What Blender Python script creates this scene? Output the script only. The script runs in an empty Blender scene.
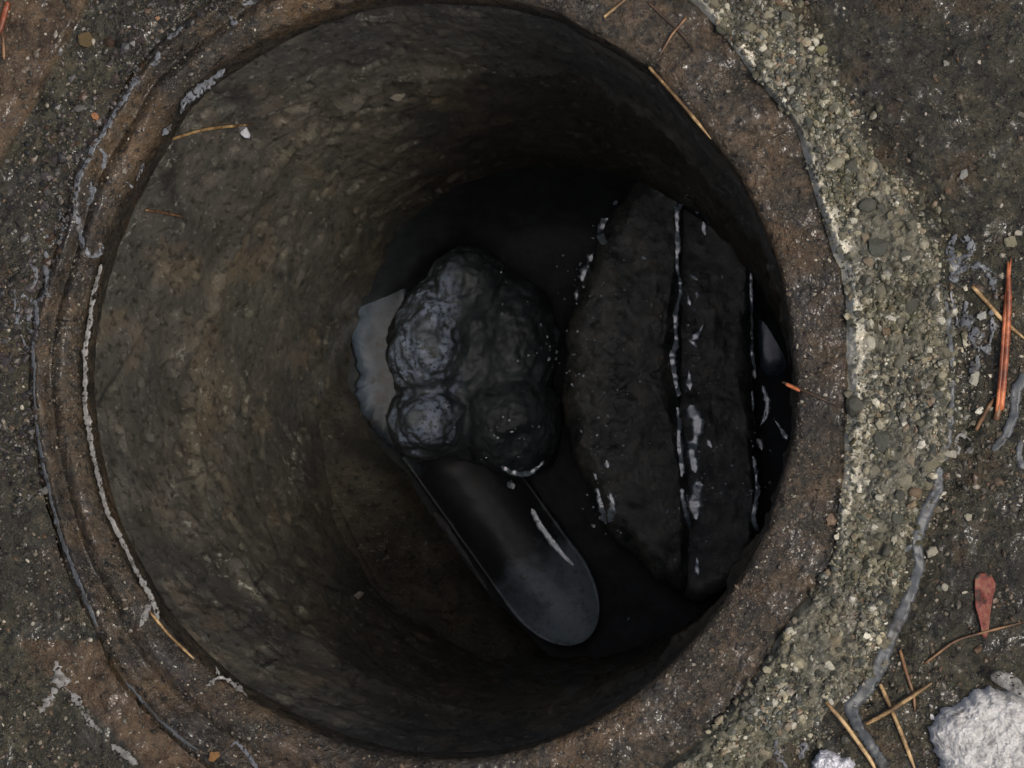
import bpy, bmesh, math, random
import numpy as np
from mathutils import Vector, Matrix

random.seed(7)
rng = np.random.default_rng(7)
scene = bpy.context.scene
col = scene.collection

# ------------------------------------------------------------------ camera
MM = 0.0005                       # metres per picture unit at the rim
cam_d = bpy.data.cameras.new('camera')
cam = bpy.data.objects.new('camera', cam_d)
col.objects.link(cam)
scene.camera = cam
CAM = Vector((0.1665, -0.05, 1.2))
AIM = Vector((0.0375, -0.002, 0.0))
cam.location = CAM
_z = (CAM - AIM).normalized()
_x = Vector((0, 1, 0)).cross(_z).normalized()
_y = _z.cross(_x)
CQ = Matrix((_x, _y, _z)).transposed().to_quaternion()
cam.rotation_mode = 'QUATERNION'
cam.rotation_quaternion = CQ
cam_d.sensor_width = 36
FPX = (CAM - AIM).length / MM     # focal length in picture units
cam_d.lens = 36 * FPX / 1024
cam_d.clip_start = 0.01
cam_d.clip_end = 2000

# ------------------------------------------------------------------ sky, sun, exposure
SUN_EL, SUN_AZ = 64.0, -14.0       # azimuth counted from +X towards +Y
world = bpy.data.worlds.new('World')
scene.world = world
world.use_nodes = True
wn = world.node_tree
wn.nodes.clear()
sky = wn.nodes.new('ShaderNodeTexSky')
sky.sky_type = 'NISHITA'
sky.sun_disc = False
sky.sun_elevation = math.radians(SUN_EL)
sky.sun_rotation = math.radians(90 - SUN_AZ)
sky.dust_density = 7.0
sky.air_density = 0.9
sky.ozone_density = 2.0
bg = wn.nodes.new('ShaderNodeBackground')
bg.inputs['Strength'].default_value = 0.115
wo = wn.nodes.new('ShaderNodeOutputWorld')
wn.links.new(sky.outputs[0], bg.inputs[0])
wn.links.new(bg.outputs[0], wo.inputs[0])

sun_d = bpy.data.lights.new('sun', 'SUN')
sun_d.energy = 2.0
sun_d.angle = math.radians(14)
sun_d.color = (1.0, 0.95, 0.87)
sun = bpy.data.objects.new('sun', sun_d)
col.objects.link(sun)
sd = Vector((math.cos(math.radians(SUN_AZ)) * math.cos(math.radians(SUN_EL)),
             math.sin(math.radians(SUN_AZ)) * math.cos(math.radians(SUN_EL)),
             math.sin(math.radians(SUN_EL))))
sun.rotation_euler = sd.to_track_quat('Z', 'Y').to_euler()

vs = scene.view_settings
vs.view_transform = 'Standard'
vs.look = 'None'
vs.exposure = 0.0
vs.gamma = 1.0
vs.use_curve_mapping = False
scene.render.engine = 'CYCLES'
scene.render.resolution_x, scene.render.resolution_y = 1024, 768
scene.cycles.max_bounces = 10
scene.cycles.diffuse_bounces = 6
scene.cycles.glossy_bounces = 4

# ------------------------------------------------------------------ helpers
RM = np.array(CQ.to_matrix())
CP = np.array(CAM)


def P(px, py, z=0.0):
    """world point at height z seen at picture position px, py (arrays allowed)"""
    px, py = np.asarray(px, float), np.asarray(py, float)
    d = np.stack([(px - 512) / FPX, -(py - 384) / FPX, -np.ones_like(px)], -1) @ RM.T
    t = (z - CP[2]) / d[..., 2]
    return CP + d * t[..., None]


def hash3(i, j, k, seed):
    n = (i.astype(np.int64) * 374761393 + j.astype(np.int64) * 668265263 +
         k.astype(np.int64) * 2147483647 + seed * 974634777) & 0xFFFFFFFF
    n = ((n ^ (n >> 13)) * 1274126177) & 0xFFFFFFFF
    n = ((n ^ (n >> 16)) * 2246822519) & 0xFFFFFFFF
    return ((n ^ (n >> 15)) & 0xFFFFFF) / float(0xFFFFFF)


def vnoise(p, seed=0):
    f = np.floor(p)
    t = p - f
    t = t * t * t * (t * (t * 6 - 15) + 10)
    i, j, k = [f[..., a].astype(np.int64) for a in range(3)]
    r = 0
    for a in (0, 1):
        wa = t[..., 0] if a else 1 - t[..., 0]
        for b in (0, 1):
            wb = t[..., 1] if b else 1 - t[..., 1]
            for c in (0, 1):
                wc = t[..., 2] if c else 1 - t[..., 2]
                r = r + wa * wb * wc * hash3(i + a, j + b, k + c, seed)
    return r * 2 - 1


def fbm(p, scale, octaves=4, seed=0, gain=0.5):
    r, a, s, tot = 0, 1.0, scale, 0
    for o in range(octaves):
        r = r + a * vnoise(p * s + 17.3 * o, seed + o)
        tot += a
        a *= gain
        s *= 2.03
    return r / tot


def fbm2(x, y, scale, octaves=4, seed=0, gain=0.5):
    return fbm(np.stack([x, y, np.zeros_like(x)], -1), scale, octaves, seed, gain)


def sstep(a, b, x):
    t = np.clip((x - a) / (b - a), 0, 1)
    return t * t * (3 - 2 * t)


def mesh_np(name, V, F, smooth=True):
    """V (n,3), F (m,k) with constant k"""
    me = bpy.data.meshes.new(name)
    V = np.asarray(V, np.float32)
    F = np.asarray(F, np.int32)
    k = F.shape[1]
    me.vertices.add(len(V))
    me.vertices.foreach_set('co', V.ravel())
    me.loops.add(F.size)
    me.loops.foreach_set('vertex_index', F.ravel())
    me.polygons.add(len(F))
    me.polygons.foreach_set('loop_start', np.arange(0, F.size, k, dtype=np.int32))
    me.polygons.foreach_set('use_smooth', np.full(len(F), smooth))
    me.update(calc_edges=True)
    me.validate()
    return me


def grid_faces(nu, nv, closed_u=False, keep=None):
    iu = np.arange(nu if closed_u else nu - 1)
    iv = np.arange(nv - 1)
    U, W = np.meshgrid(iu, iv, indexing='ij')
    U2 = (U + 1) % nu
    F = np.stack([U * nv + W, U2 * nv + W, U2 * nv + W + 1, U * nv + W + 1], -1).reshape(-1, 4)
    if keep is not None:
        F = F[keep[:len(iu), :nv - 1].ravel()]
    return F


def obj(name, me, mat=None, parent=None, label=None, cat=None, group=None, kind=None):
    o = bpy.data.objects.new(name, me)
    col.objects.link(o)
    if mat and me is not None and not me.materials:
        me.materials.append(mat)
    if parent:
        o.parent = parent
    for k, v in (('label', label), ('category', cat), ('group', group), ('kind', kind)):
        if v:
            o[k] = v
    return o


def empty(name, loc, label=None, cat=None, group=None):
    o = bpy.data.objects.new(name, None)
    o.empty_display_size = 0.01
    o.location = loc
    col.objects.link(o)
    for k, v in (('label', label), ('category', cat), ('group', group)):
        if v:
            o[k] = v
    return o


# ------------------------------------------------------------------ materials
class NT:
    def __init__(s, name):
        s.m = bpy.data.materials.new(name)
        s.m.use_nodes = True
        s.t = s.m.node_tree
        s.b = s.t.nodes['Principled BSDF']
        s.co = s.t.nodes.new('ShaderNodeTexCoord').outputs['Object']

    def n(s, typ, **kw):
        nd = s.t.nodes.new(typ)
        for k, v in kw.items():
            if hasattr(nd, k):
                setattr(nd, k, v)
        return nd

    def link(s, a, b):
        s.t.links.new(a, b)

    def val(s, sock, v):
        if isinstance(v, bpy.types.NodeSocket):
            s.link(v, sock)
        else:
            sock.default_value = v

    def noise(s, scale, detail=6, rough=0.6, dist=0.0, off=0.0):
        nd = s.n('ShaderNodeTexNoise')
        nd.inputs['Scale'].default_value = scale
        nd.inputs['Detail'].default_value = detail
        nd.inputs['Roughness'].default_value = rough
        nd.inputs['Distortion'].default_value = dist
        mp = s.n('ShaderNodeMapping')
        mp.inputs['Location'].default_value = (off, off * 1.7, off * 0.6)
        s.link(s.co, mp.inputs[0])
        s.link(mp.outputs[0], nd.inputs['Vector'])
        return nd.outputs['Fac']

    def voro(s, scale, feature='F1', out='Distance', rnd=1.0):
        nd = s.n('ShaderNodeTexVoronoi')
        nd.feature = feature
        nd.inputs['Scale'].default_value = scale
        nd.inputs['Randomness'].default_value = rnd
        s.link(s.co, nd.inputs['Vector'])
        return nd.outputs[out]

    def ramp(s, fac, stops, interp='LINEAR'):
        nd = s.n('ShaderNodeValToRGB')
        cr = nd.color_ramp
        cr.interpolation = interp
        while len(cr.elements) < len(stops):
            cr.elements.new(0.5)
        for e, (p, c) in zip(cr.elements, stops):
            e.position = p
            e.color = (c, c, c, 1) if isinstance(c, (int, float)) else (*c, 1)
        s.link(fac, nd.inputs[0])
        return nd.outputs[0]

    def mix(s, fac, a, b, blend='MIX'):
        nd = s.n('ShaderNodeMix', data_type='RGBA', blend_type=blend)
        s.val(nd.inputs[0], fac)
        for sock, v in ((nd.inputs[6], a), (nd.inputs[7], b)):
            if isinstance(v, tuple):
                v = (*v, 1) if len(v) == 3 else v
            s.val(sock, v)
        return nd.outputs[2]

    def math(s, op, a, b=0.0):
        nd = s.n('ShaderNodeMath', operation=op)
        s.val(nd.inputs[0], a)
        s.val(nd.inputs[1], b)
        return nd.outputs[0]

    def mapr(s, v, a, b, c, d):
        nd = s.n('ShaderNodeMapRange')
        s.link(v, nd.inputs[0])
        for i, q in enumerate((a, b, c, d)):
            nd.inputs[i + 1].default_value = q
        return nd.outputs[0]

    def bump(s, h, strength=0.5, dist=0.002, prev=None):
        nd = s.n('ShaderNodeBump')
        nd.inputs['Strength'].default_value = strength
        nd.inputs['Distance'].default_value = dist
        s.link(h, nd.inputs['Height'])
        if prev:
            s.link(prev, nd.inputs['Normal'])
        return nd.outputs[0]

    def done(s, color=None, rough=None, normal=None, ior=1.45, **kw):
        if color is not None:
            if isinstance(color, tuple):
                color = (*color, 1)
            s.val(s.b.inputs['Base Color'], color)
        if rough is not None:
            s.val(s.b.inputs['Roughness'], rough)
        if normal is not None:
            s.link(normal, s.b.inputs['Normal'])
        s.b.inputs['IOR'].default_value = ior
        for k, v in kw.items():
            s.val(s.b.inputs[k.replace('_', ' ')], v)
        return s.m


M = {}


def squash_z(t, k):
    mp = t.n('ShaderNodeMapping')
    mp.inputs['Scale'].default_value = (1, 1, k)
    t.link(t.co, mp.inputs[0])
    t.co = mp.outputs[0]


def wet(t, scale, amount, lo=0.44, hi=0.56):
    """a thin water film lying in patches over the rough surface"""
    msk = t.ramp(t.noise(scale * 0.35, 4, 0.6, 0.3, 21), [(lo, 0.0), (hi, amount)])
    cn = t.bump(t.noise(scale, 3, 0.55, 0.2, 23), 0.55, 0.003)
    return dict(Coat_Weight=msk, Coat_Roughness=0.07, Coat_Normal=cn, Coat_IOR=1.5)


def mat_shaft():
    t = NT('shaft_concrete')
    squash_z(t, 0.38)
    big = t.noise(11, 4, 0.6)
    mid = t.noise(40, 6, 0.69, 0.5, 3.1)
    fine = t.noise(300, 4, 0.75)
    c = t.ramp(mid, [(0.30, (0.038, 0.033, 0.027)), (0.46, (0.097, 0.086, 0.064)), (0.60, (0.154, 0.136, 0.105)), (0.78, (0.282, 0.250, 0.194))])
    green = t.ramp(t.noise(17, 3, 0.6, 0, 7.7), [(0.42, 0.0), (0.66, 0.75)])
    c = t.mix(green, c, (0.075, 0.079, 0.065))
    c = t.mix(t.ramp(big, [(0.36, 0.85), (0.58, 0.0)]), c, (0.056, 0.054, 0.049))
    c = t.mix(t.ramp(t.noise(24, 3, 0.6, 0, 4.4), [(0.54, 0.0), (0.70, 0.6)]), c, (0.174, 0.134, 0.087))
    c = t.mix(t.ramp(fine, [(0.59, 0.0), (0.70, 0.65)]), c, (0.324, 0.308, 0.263))
    c = t.mix(t.ramp(t.noise(190, 3, 0.65, 0, 2.0), [(0.35, 0.7), (0.46, 0.0)]), c, (0.017, 0.017, 0.012))
    pits = t.ramp(t.voro(95), [(0.10, 0.0), (0.24, 1.0)])
    n = t.bump(fine, 0.6, 0.002)
    n = t.bump(mid, 0.5, 0.004, n)
    n = t.bump(pits, 0.2, 0.001, n)
    crack = t.ramp(t.voro(7, 'DISTANCE_TO_EDGE'), [(0.0, 0.75), (0.012, 0.0)])
    c = t.mix(t.math('MULTIPLY', crack, t.ramp(t.noise(9, 2, 0.5, 0, 12), [(0.5, 0.0), (0.6, 1.0)])), c, (0.012, 0.012, 0.011))
    crust = t.math('MULTIPLY', t.ramp(t.noise(130, 5, 0.75, 0.6, 15), [(0.58, 0.0), (0.64, 0.9)]), t.ramp(t.noise(12, 3, 0.6, 0, 18), [(0.5, 0.0), (0.62, 1.0)]))
    c = t.mix(crust, c, (0.360, 0.351, 0.294))
    r = t.mapr(t.noise(60, 3, 0.6, 0, 9), 0.3, 0.7, 0.35, 0.75)
    return t.done(c, r, n, **wet(t, 110, 0.3, 0.5, 0.62))


def mat_ring():
    t = NT('rusty_wet_concrete')
    big = t.noise(13, 4, 0.65)
    mid = t.noise(85, 6, 0.75, 0.4, 1.0)
    fine = t.noise(430, 4, 0.75)
    c = t.ramp(mid, [(0.32, (0.010, 0.008, 0.006)), (0.48, (0.036, 0.029, 0.018)), (0.62, (0.085, 0.058, 0.035)), (0.80, (0.17, 0.125, 0.08))])
    c = t.mix(t.ramp(big, [(0.38, 0.8), (0.56, 0.0)]), c, (0.018, 0.015, 0.013))
    c = t.mix(t.ramp(t.noise(22, 3, 0.55, 0, 5), [(0.52, 0.0), (0.70, 0.6)]), c, (0.115, 0.068, 0.030))
    c = t.mix(t.ramp(fine, [(0.59, 0.0), (0.70, 0.75)]), c, (0.25, 0.21, 0.16))
    c = t.mix(t.ramp(t.noise(240, 3, 0.65, 0, 4), [(0.36, 0.9), (0.47, 0.0)]), c, (0.008, 0.007, 0.006))
    n = t.bump(fine, 0.8, 0.0016)
    n = t.bump(mid, 0.8, 0.004, n)
    r = t.mapr(t.noise(110, 4, 0.6, 0, 2), 0.38, 0.62, 0.06, 0.6)
    return t.done(c, r, n, **wet(t, 170, 0.5, 0.50, 0.61))


def mat_ground():
    t = NT('wet_dirty_asphalt')
    big = t.noise(12, 4, 0.65)
    mid = t.noise(95, 6, 0.75, 0.4, 2.0)
    fine = t.noise(480, 4, 0.75)
    c = t.ramp(mid, [(0.32, (0.010, 0.009, 0.006)), (0.48, (0.036, 0.035, 0.021)), (0.63, (0.078, 0.066, 0.040)), (0.82, (0.17, 0.145, 0.09))])
    c = t.mix(t.ramp(big, [(0.38, 0.75), (0.58, 0.0)]), c, (0.020, 0.018, 0.014))
    c = t.mix(t.ramp(t.noise(34, 3, 0.55, 0, 8), [(0.56, 0.0), (0.72, 0.55)]), c, (0.085, 0.050, 0.024))
    c = t.mix(t.ramp(fine, [(0.60, 0.0), (0.70, 0.7)]), c, (0.24, 0.21, 0.145))
    c = t.mix(t.ramp(t.noise(260, 3, 0.65, 0, 4), [(0.36, 0.9), (0.47, 0.0)]), c, (0.007, 0.006, 0.005))
    pl = t.n('ShaderNodeAttribute', attribute_name='plate')
    c = t.mix(t.math('MULTIPLY', pl.outputs['Fac'], 0.8), c, t.ramp(mid, [(0.34, (0.02, 0.012, 0.007)), (0.5, (0.095, 0.060, 0.034)), (0.7, (0.17, 0.115, 0.07))]))
    n = t.bump(fine, 0.9, 0.0018)
    n = t.bump(mid, 0.9, 0.004, n)
    r = t.mapr(t.noise(120, 4, 0.6, 0, 2), 0.38, 0.62, 0.07, 0.65)
    return t.done(c, r, n, **wet(t, 170, 0.5, 0.53, 0.63))


def mat_mortar():
    t = NT('crumbling_mortar')
    mid = t.noise(95, 8, 0.72, 0.3, 2.0)
    fine = t.noise(520, 5, 0.7)
    cell = t.voro(190, out='Color')
    c = t.ramp(mid, [(0.32, (0.018, 0.017, 0.012)), (0.44, (0.13, 0.12, 0.082)), (0.58, (0.31, 0.285, 0.20)), (0.74, (0.58, 0.53, 0.39))])
    cc = t.ramp(cell, [(0.15, (0.05, 0.055, 0.05)), (0.4, (0.15, 0.15, 0.12)), (0.65, (0.26, 0.25, 0.2)), (0.9, (0.34, 0.30, 0.21))])
    c = t.mix(0.55, c, cc)
    c = t.mix(0.45, c, (0.05, 0.047, 0.03))
    c = t.mix(t.ramp(t.noise(20, 4, 0.5, 0, 8), [(0.5, 0.0), (0.7, 0.5)]), c, (0.085, 0.085, 0.045))
    c = t.mix(t.ramp(fine, [(0.62, 0.0), (0.72, 0.55)]), c, (0.5, 0.46, 0.36))
    c = t.mix(t.ramp(t.noise(260, 3, 0.6, 0, 4), [(0.32, 0.85), (0.45, 0.0)]), c, (0.014, 0.013, 0.010))
    at = t.n('ShaderNodeAttribute', attribute_name='pale')
    c = t.mix(t.math('MULTIPLY', at.outputs['Fac'], t.ramp(mid, [(0.35, 0.15), (0.55, 1.0)])), c, (0.74, 0.69, 0.55))
    n = t.bump(fine, 0.7, 0.0015)
    n = t.bump(mid, 0.7, 0.004, n)
    return t.done(c, t.mapr(mid, 0.3, 0.7, 0.45, 0.85), n, **wet(t, 200, 0.6))


def mat_chip(name, stops, island=True, rough=(0.3, 0.8), moss=0.0):
    t = NT(name)
    if island:
        rnd = t.n('ShaderNodeNewGeometry').outputs['Random Per Island']
    else:
        rnd = t.n('ShaderNodeObjectInfo').outputs['Random']
    c = t.ramp(rnd, stops)
    mid = t.noise(260, 5, 0.7)
    c = t.mix(t.ramp(mid, [(0.35, 0.65), (0.62, 0.0)]), c, (0.025, 0.022, 0.016))
    if moss:
        c = t.mix(t.ramp(t.noise(26, 4, 0.6, 0, 3), [(0.40, 0.0), (0.60, moss)]), c, (0.075, 0.07, 0.035))
        c = t.mix(t.ramp(t.noise(55, 4, 0.6, 0, 6), [(0.48, 0.0), (0.62, moss)]), c, (0.03, 0.028, 0.022))
    n = t.bump(mid, 0.5, 0.001)
    return t.done(c, t.mapr(mid, 0.3, 0.7, *rough), n)


def mat_ice(name, c0, c1, rough=0.18, ior=1.31, dirt=0.35, scale=140, bump=0.2, lace=0.0):
    t = NT(name)
    mid = t.noise(scale, 5, 0.7, 0.3)
    c = t.ramp(mid, [(0.33, c0), (0.62, c1)])
    c = t.mix(t.ramp(t.noise(scale * 0.8, 4, 0.6, 0, 5), [(0.64 - dirt * 0.3, 0.0), (0.78 - dirt * 0.3, 0.9)]), c, (0.03, 0.025, 0.02))
    n = t.bump(mid, bump, 0.0012)
    if lace:
        hole = t.ramp(t.noise(330, 4, 0.7, 0.5, 9), [(0.28 + lace * 0.2, 0.0), (0.32 + lace * 0.2, 1.0)])
        return t.done(c, rough, n, ior=ior, Alpha=hole)
    return t.done(c, rough, n, ior=ior)


def mat_simple(name, stops, scale, rough, bump=0.3, bd=0.001, ior=1.45, **kw):
    t = NT(name)
    mid = t.noise(scale, 6, 0.65)
    return t.done(t.ramp(mid, stops), rough, t.bump(mid, bump, bd), ior=ior, **kw)


def mat_silt():
    t = NT('black_silt')
    mid = t.noise(60, 6, 0.65)
    c = t.ramp(mid, [(0.35, (0.018, 0.021, 0.024)), (0.7, (0.038, 0.043, 0.047))])
    return t.done(c, 0.55, t.bump(mid, 0.5, 0.003), ior=1.33)


M['silt'] = mat_silt()
M['shaft'] = mat_shaft()
M['ring'] = mat_ring()
M['ground'] = mat_ground()
M['mortar'] = mat_mortar()
STONE = [(0.0, (0.025, 0.027, 0.026)), (0.18, (0.085, 0.088, 0.069)), (0.36, (0.066, 0.078, 0.075)), (0.5, (0.249, 0.223, 0.144)),
         (0.62, (0.182, 0.174, 0.130)), (0.74, (0.531, 0.481, 0.331)), (0.86, (0.227, 0.144, 0.086)), (0.93, (0.714, 0.674, 0.525)), (1.0, (0.796, 0.765, 0.641))]
GRIT = [(0.0, (0.02, 0.018, 0.014)), (0.4, (0.055, 0.047, 0.035)), (0.65, (0.09, 0.075, 0.05)), (0.82, (0.12, 0.07, 0.04)),
        (0.93, (0.20, 0.18, 0.14)), (0.99, (0.42, 0.38, 0.30))]
M['stone'] = mat_chip('collar_stone', STONE, False, (0.12, 0.6), 0.45)
M['chip'] = mat_chip('collar_chips', STONE, True, (0.12, 0.6), 0.7)
M['grit'] = mat_chip('wet_grit', GRIT, True, (0.2, 0.7))
RUB = [(0.0, (0.008, 0.008, 0.008)), (0.4, (0.025, 0.023, 0.02)), (0.65, (0.045, 0.036, 0.038)), (0.82, (0.055, 0.03, 0.017)), (0.95, (0.06, 0.06, 0.06)), (1.0, (0.15, 0.14, 0.125))]
M['rubble'] = mat_chip('wet_rubble', RUB, True, (0.12, 0.5))
M['ice'] = mat_ice('grey_ice', (0.045, 0.050, 0.055), (0.078, 0.085, 0.092), 0.35, 1.31, 0.36, 70, 0.05, 0.3)
M['ice_lace'] = mat_ice('lacy_ice', (0.06, 0.065, 0.072), (0.14, 0.148, 0.16), 0.3, 1.31, 0.4, 200, 0.2, 0.75)
M['ice_pale'] = mat_ice('pale_ice', (0.09, 0.086, 0.078), (0.24, 0.232, 0.218), 0.3, 1.31, 0.35, 200, 0.2, 0.62)
M['glint_paint'] = mat_ice('painted_glint', (0.35, 0.45, 0.53), (0.62, 0.74, 0.84), 0.25, 3.6, 0.0, 140, 0.25, 0.3)  # pale glossy colour standing in for glints on wet edges
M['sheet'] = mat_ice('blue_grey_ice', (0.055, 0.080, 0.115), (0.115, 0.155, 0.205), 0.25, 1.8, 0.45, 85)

# ------------------------------------------------------------------ outline curves measured round the opening
C0 = P(437, 380)[:2]


def curve(pts, smooth_n=2048, jitter=0.0, seed=0):
    p = P([a for a, b in pts], [b for a, b in pts])[:, :2] - C0
    th = np.arctan2(p[:, 1], p[:, 0])
    r = np.hypot(p[:, 0], p[:, 1])
    o = np.argsort(th)
    th, r = th[o], r[o]
    tt = np.linspace(-np.pi, np.pi, smooth_n, endpoint=False)
    rr = np.interp(tt, th, r, period=2 * np.pi)
    k = np.hanning(61)
    k /= k.sum()
    rr = np.convolve(np.concatenate([rr[-30:], rr, rr[:30]]), k, 'valid')
    if jitter:
        q = np.stack([np.cos(tt), np.sin(tt), 0 * tt], -1)
        rr = rr * (1 + jitter * fbm(q, 9, 5, seed, 0.65))
    return lambda t: np.interp(t, tt, rr, period=2 * np.pi)


OPEN = [(766, 230), (778, 265), (785, 300), (792, 350), (796, 390), (794, 430), (785, 468), (774, 505), (765, 535), (748, 562),
        (710, 621), (681, 653), (636, 695), (576, 732), (520, 752), (435, 760), (386, 756), (332, 741), (295, 726), (246, 698),
        (218, 681), (193, 658), (151, 607), (130, 572), (102, 515), (90, 468), (79, 408), (77, 355), (84, 310), (97, 262),
        (120, 200), (155, 137), (179, 95), (221, 63), (278, 28), (350, 0), (430, -8), (500, -3), (555, 10), (583, 28), (629, 53),
        (650, 67), (682, 105), (710, 137), (738, 172), (755, 207)]
RING = [(560, -75), (630, -40), (685, 0), (710, 21), (741, 63), (766, 95), (794, 123), (801, 151), (815, 204), (831, 252), (840, 283),
        (845, 335), (844, 406), (840, 476), (834, 519), (831, 560), (805, 596), (784, 621), (769, 653), (748, 681), (734, 698),
        (706, 730), (671, 762), (600, 805), (500, 830), (400, 832), (300, 805), (197, 755), (123, 682), (98, 631), (84, 600),
        (63, 547), (50, 500), (35, 426), (32, 355), (40, 300), (58, 255), (70, 211), (74, 179), (91, 144), (116, 109), (133, 77),
        (158, 48), (210, 5), (270, -38), (350, -72), (450, -85)]
MORT = [(600, -75), (700, -50), (787, 0), (801, 32), (819, 74), (850, 120), (882, 162), (903, 200), (931, 250), (945, 286), (951, 335), (952, 388),
        (952, 427), (945, 476), (924, 505), (910, 544), (915, 568), (905, 600), (889, 621), (878, 653), (861, 688), (843, 712),
        (820, 735), (785, 752), (740, 800), (640, 850), (500, 850)]
LEFTSIDE = [q for q in RING if q[0] < 560 and not (q[0] >= 500 and q[1] > 700)]
r_open = curve(OPEN, jitter=0.004, seed=3)
r_ring = curve(RING, jitter=0.006, seed=11)
r_mort = curve(MORT + LEFTSIDE, jitter=0.028, seed=21)


def polar(x, y):
    dx, dy = x - C0[0], y - C0[1]
    return np.arctan2(dy, dx), np.hypot(dx, dy)


def z_ring(x, y):
    th, r = polar(x, y)
    a, b = r_open(th), r_ring(th)
    u = (r - a) / (b - a)
    z = 0.0014 * fbm2(x, y, 60, 4, 31) + 0.0009 * fbm2(x, y, 330, 3, 32)
    s_l = 1 - side(th)
    uu_ = np.clip(u, 0, 1.1)
    z = z + s_l * (0.0045 * np.exp(-((uu_ - 0.30) / 0.17) ** 2) + 0.0040 * np.exp(-((uu_ - 0.82) / 0.12) ** 2) - 0.002 * np.exp(-((uu_ - 0.58) / 0.08) ** 2))
    z = z - 0.0025 * np.clip(u - 1.0, 0, 1) / 0.1 - 0.004 * np.exp(-np.clip(u, 0, 9) / 0.07)          # worn, rounded inner lip
    return z


def side(th):
    """1 on the side with the raised collar, 0 on the far left"""
    return sstep(0.0, 0.010, r_mort(th) - r_ring(th))


def z_ground(x, y):
    th, r = polar(x, y)
    rr = r_mort(th)
    s = side(th)
    base = 0.0026 * s + 0.0005 * (1 - s)
    groove = -0.003 * s * np.exp(-((r - rr - 0.006) / 0.006) ** 2) - 0.0015 * (1 - s) * np.exp(-((r - r_ring(th) - 0.003) / 0.005) ** 2)
    near = np.exp(-np.clip(r - 0.45, 0, 99) / 0.5)
    big = 0.004 * fbm2(x, y, 14, 3, 41)
    z = base + groove + near * (big + 0.0022 * fbm2(x, y, 70, 4, 42) + 0.0012 * fbm2(x, y, 300, 3, 43))
    # the flat plate edge in the far left
    a = P(50, 78)[:2]
    b = P(0, 172)[:2]
    d = (b - a) / np.linalg.norm(b - a)
    sd_ = (x - a[0]) * d[1] - (y - a[1]) * d[0]
    sd_ = sd_ + 0.0015 * fbm2(x, y, 50, 3, 44)
    lim = sstep(0.0, 0.02, y - P(0, 330)[1])
    z = z + 0.006 * sstep(-0.0015, 0.0015, -sd_ * -1) * lim * 0 + 0.005 * sstep(0.0, 0.003, sd_) * lim * (1 - s)
    far = sstep(0.6, 4.0, r)
    return z * (1 - far)


def plate_mask(x, y):
    def sdl_(p, q):
        a, b = P(*p)[:2], P(*q)[:2]
        d = (b - a) / np.linalg.norm(b - a)
        return (x - a[0]) * d[1] - (y - a[1]) * d[0]
    w = 0.004 * fbm2(x, y, 40, 4, 45)
    up = sstep(0.0, 0.003, sdl_((50, 78), (0, 172)) * 1.0 + w * 0.4) * sstep(0.0, 0.03, y - P(0, 300)[1])
    lo = sstep(0.0, 0.004, -sdl_((137, 765), (40, 668)) * -1.0 + w)
    lo = lo * (y < P(0, 640)[1])
    return np.clip(up + lo, 0, 1) * (x < P(300, 380)[0])


def z_collar(x, y):
    th, r = polar(x, y)
    a, b = r_ring(th), r_mort(th)
    u = (r - a) / np.maximum(b - a, 1e-4)
    s = side(th)
    top = 0.0066 + 0.0026 * fbm2(x, y, 30, 3, 51) + 0.0032 * fbm2(x, y, 110, 3, 52, 0.6) + 0.0030 * fbm2(x, y, 300, 4, 53, 0.7)
    prof = sstep(-0.02, 0.13 + 0.08 * fbm2(x, y, 60, 3, 55), u) * (1 - sstep(0.86, 1.06, u))
    return (top * prof * s) - 0.003 * (1 - prof) - 0.01 * (1 - s)


def z_top(x, y):
    x, y = np.asarray(x, float), np.asarray(y, float)
    th, r = polar(x, y)
    a, b, c = r_open(th), r_ring(th), r_mort(th)
    g = z_ground(x, y)
    cl = np.where((r > b) & (r < c + 0.003), z_collar(x, y), -1)
    rg = np.where(r < b, z_ring(x, y), -1)
    return np.where(r < b, rg, np.maximum(g, cl))


# ------------------------------------------------------------------ the setting: ground with the hole in it
def polar_sheet(name, th, rad_fn, zfn, closed, mat, **kw):
    """rad_fn(th[:,None]) -> radii (nt, nr)"""
    R = rad_fn(th[:, None])
    X = C0[0] + R * np.cos(th[:, None])
    Y = C0[1] + R * np.sin(th[:, None])
    Z = zfn(X, Y)
    V = np.stack([X, Y, Z], -1)
    me = mesh_np(name, V.reshape(-1, 3), grid_faces(V.shape[0], V.shape[1], closed))
    return obj(name, me, mat, **kw), V


NT_ = 1300
th_all = np.linspace(-np.pi, np.pi, NT_, endpoint=False)
u_near = np.linspace(0, 1, 190) ** 1.15
far_r = 0.44 * (90 / 0.44) ** np.linspace(0, 1, 26)[1:]


def ground_r(t):
    a = r_ring(t) + 0.002 + (r_mort(t) - r_ring(t) - 0.008) * side(t)
    near = a + (0.44 - a) * u_near[None, :]
    return np.concatenate([near, np.repeat(far_r[None, :], len(t), 0)], 1)


ground, _ = polar_sheet('ground', th_all, ground_r, z_ground, True, M['ground'], kind='structure')
_pm = plate_mask(_[..., 0].ravel(), _[..., 1].ravel())
_at = ground.data.attributes.new('plate', 'FLOAT', 'POINT')
_at.data.foreach_set('value', _pm.astype(np.float32))

# ------------------------------------------------------------------ the shaft: wall, floor, water
Z_FLOOR = -0.83
Z_WATER = -0.80
NTH, NZ = 900, 330
thw = np.linspace(-np.pi, np.pi, NTH, endpoint=False)
zw = np.linspace(-0.012, Z_FLOOR - 0.01, NZ)


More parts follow.
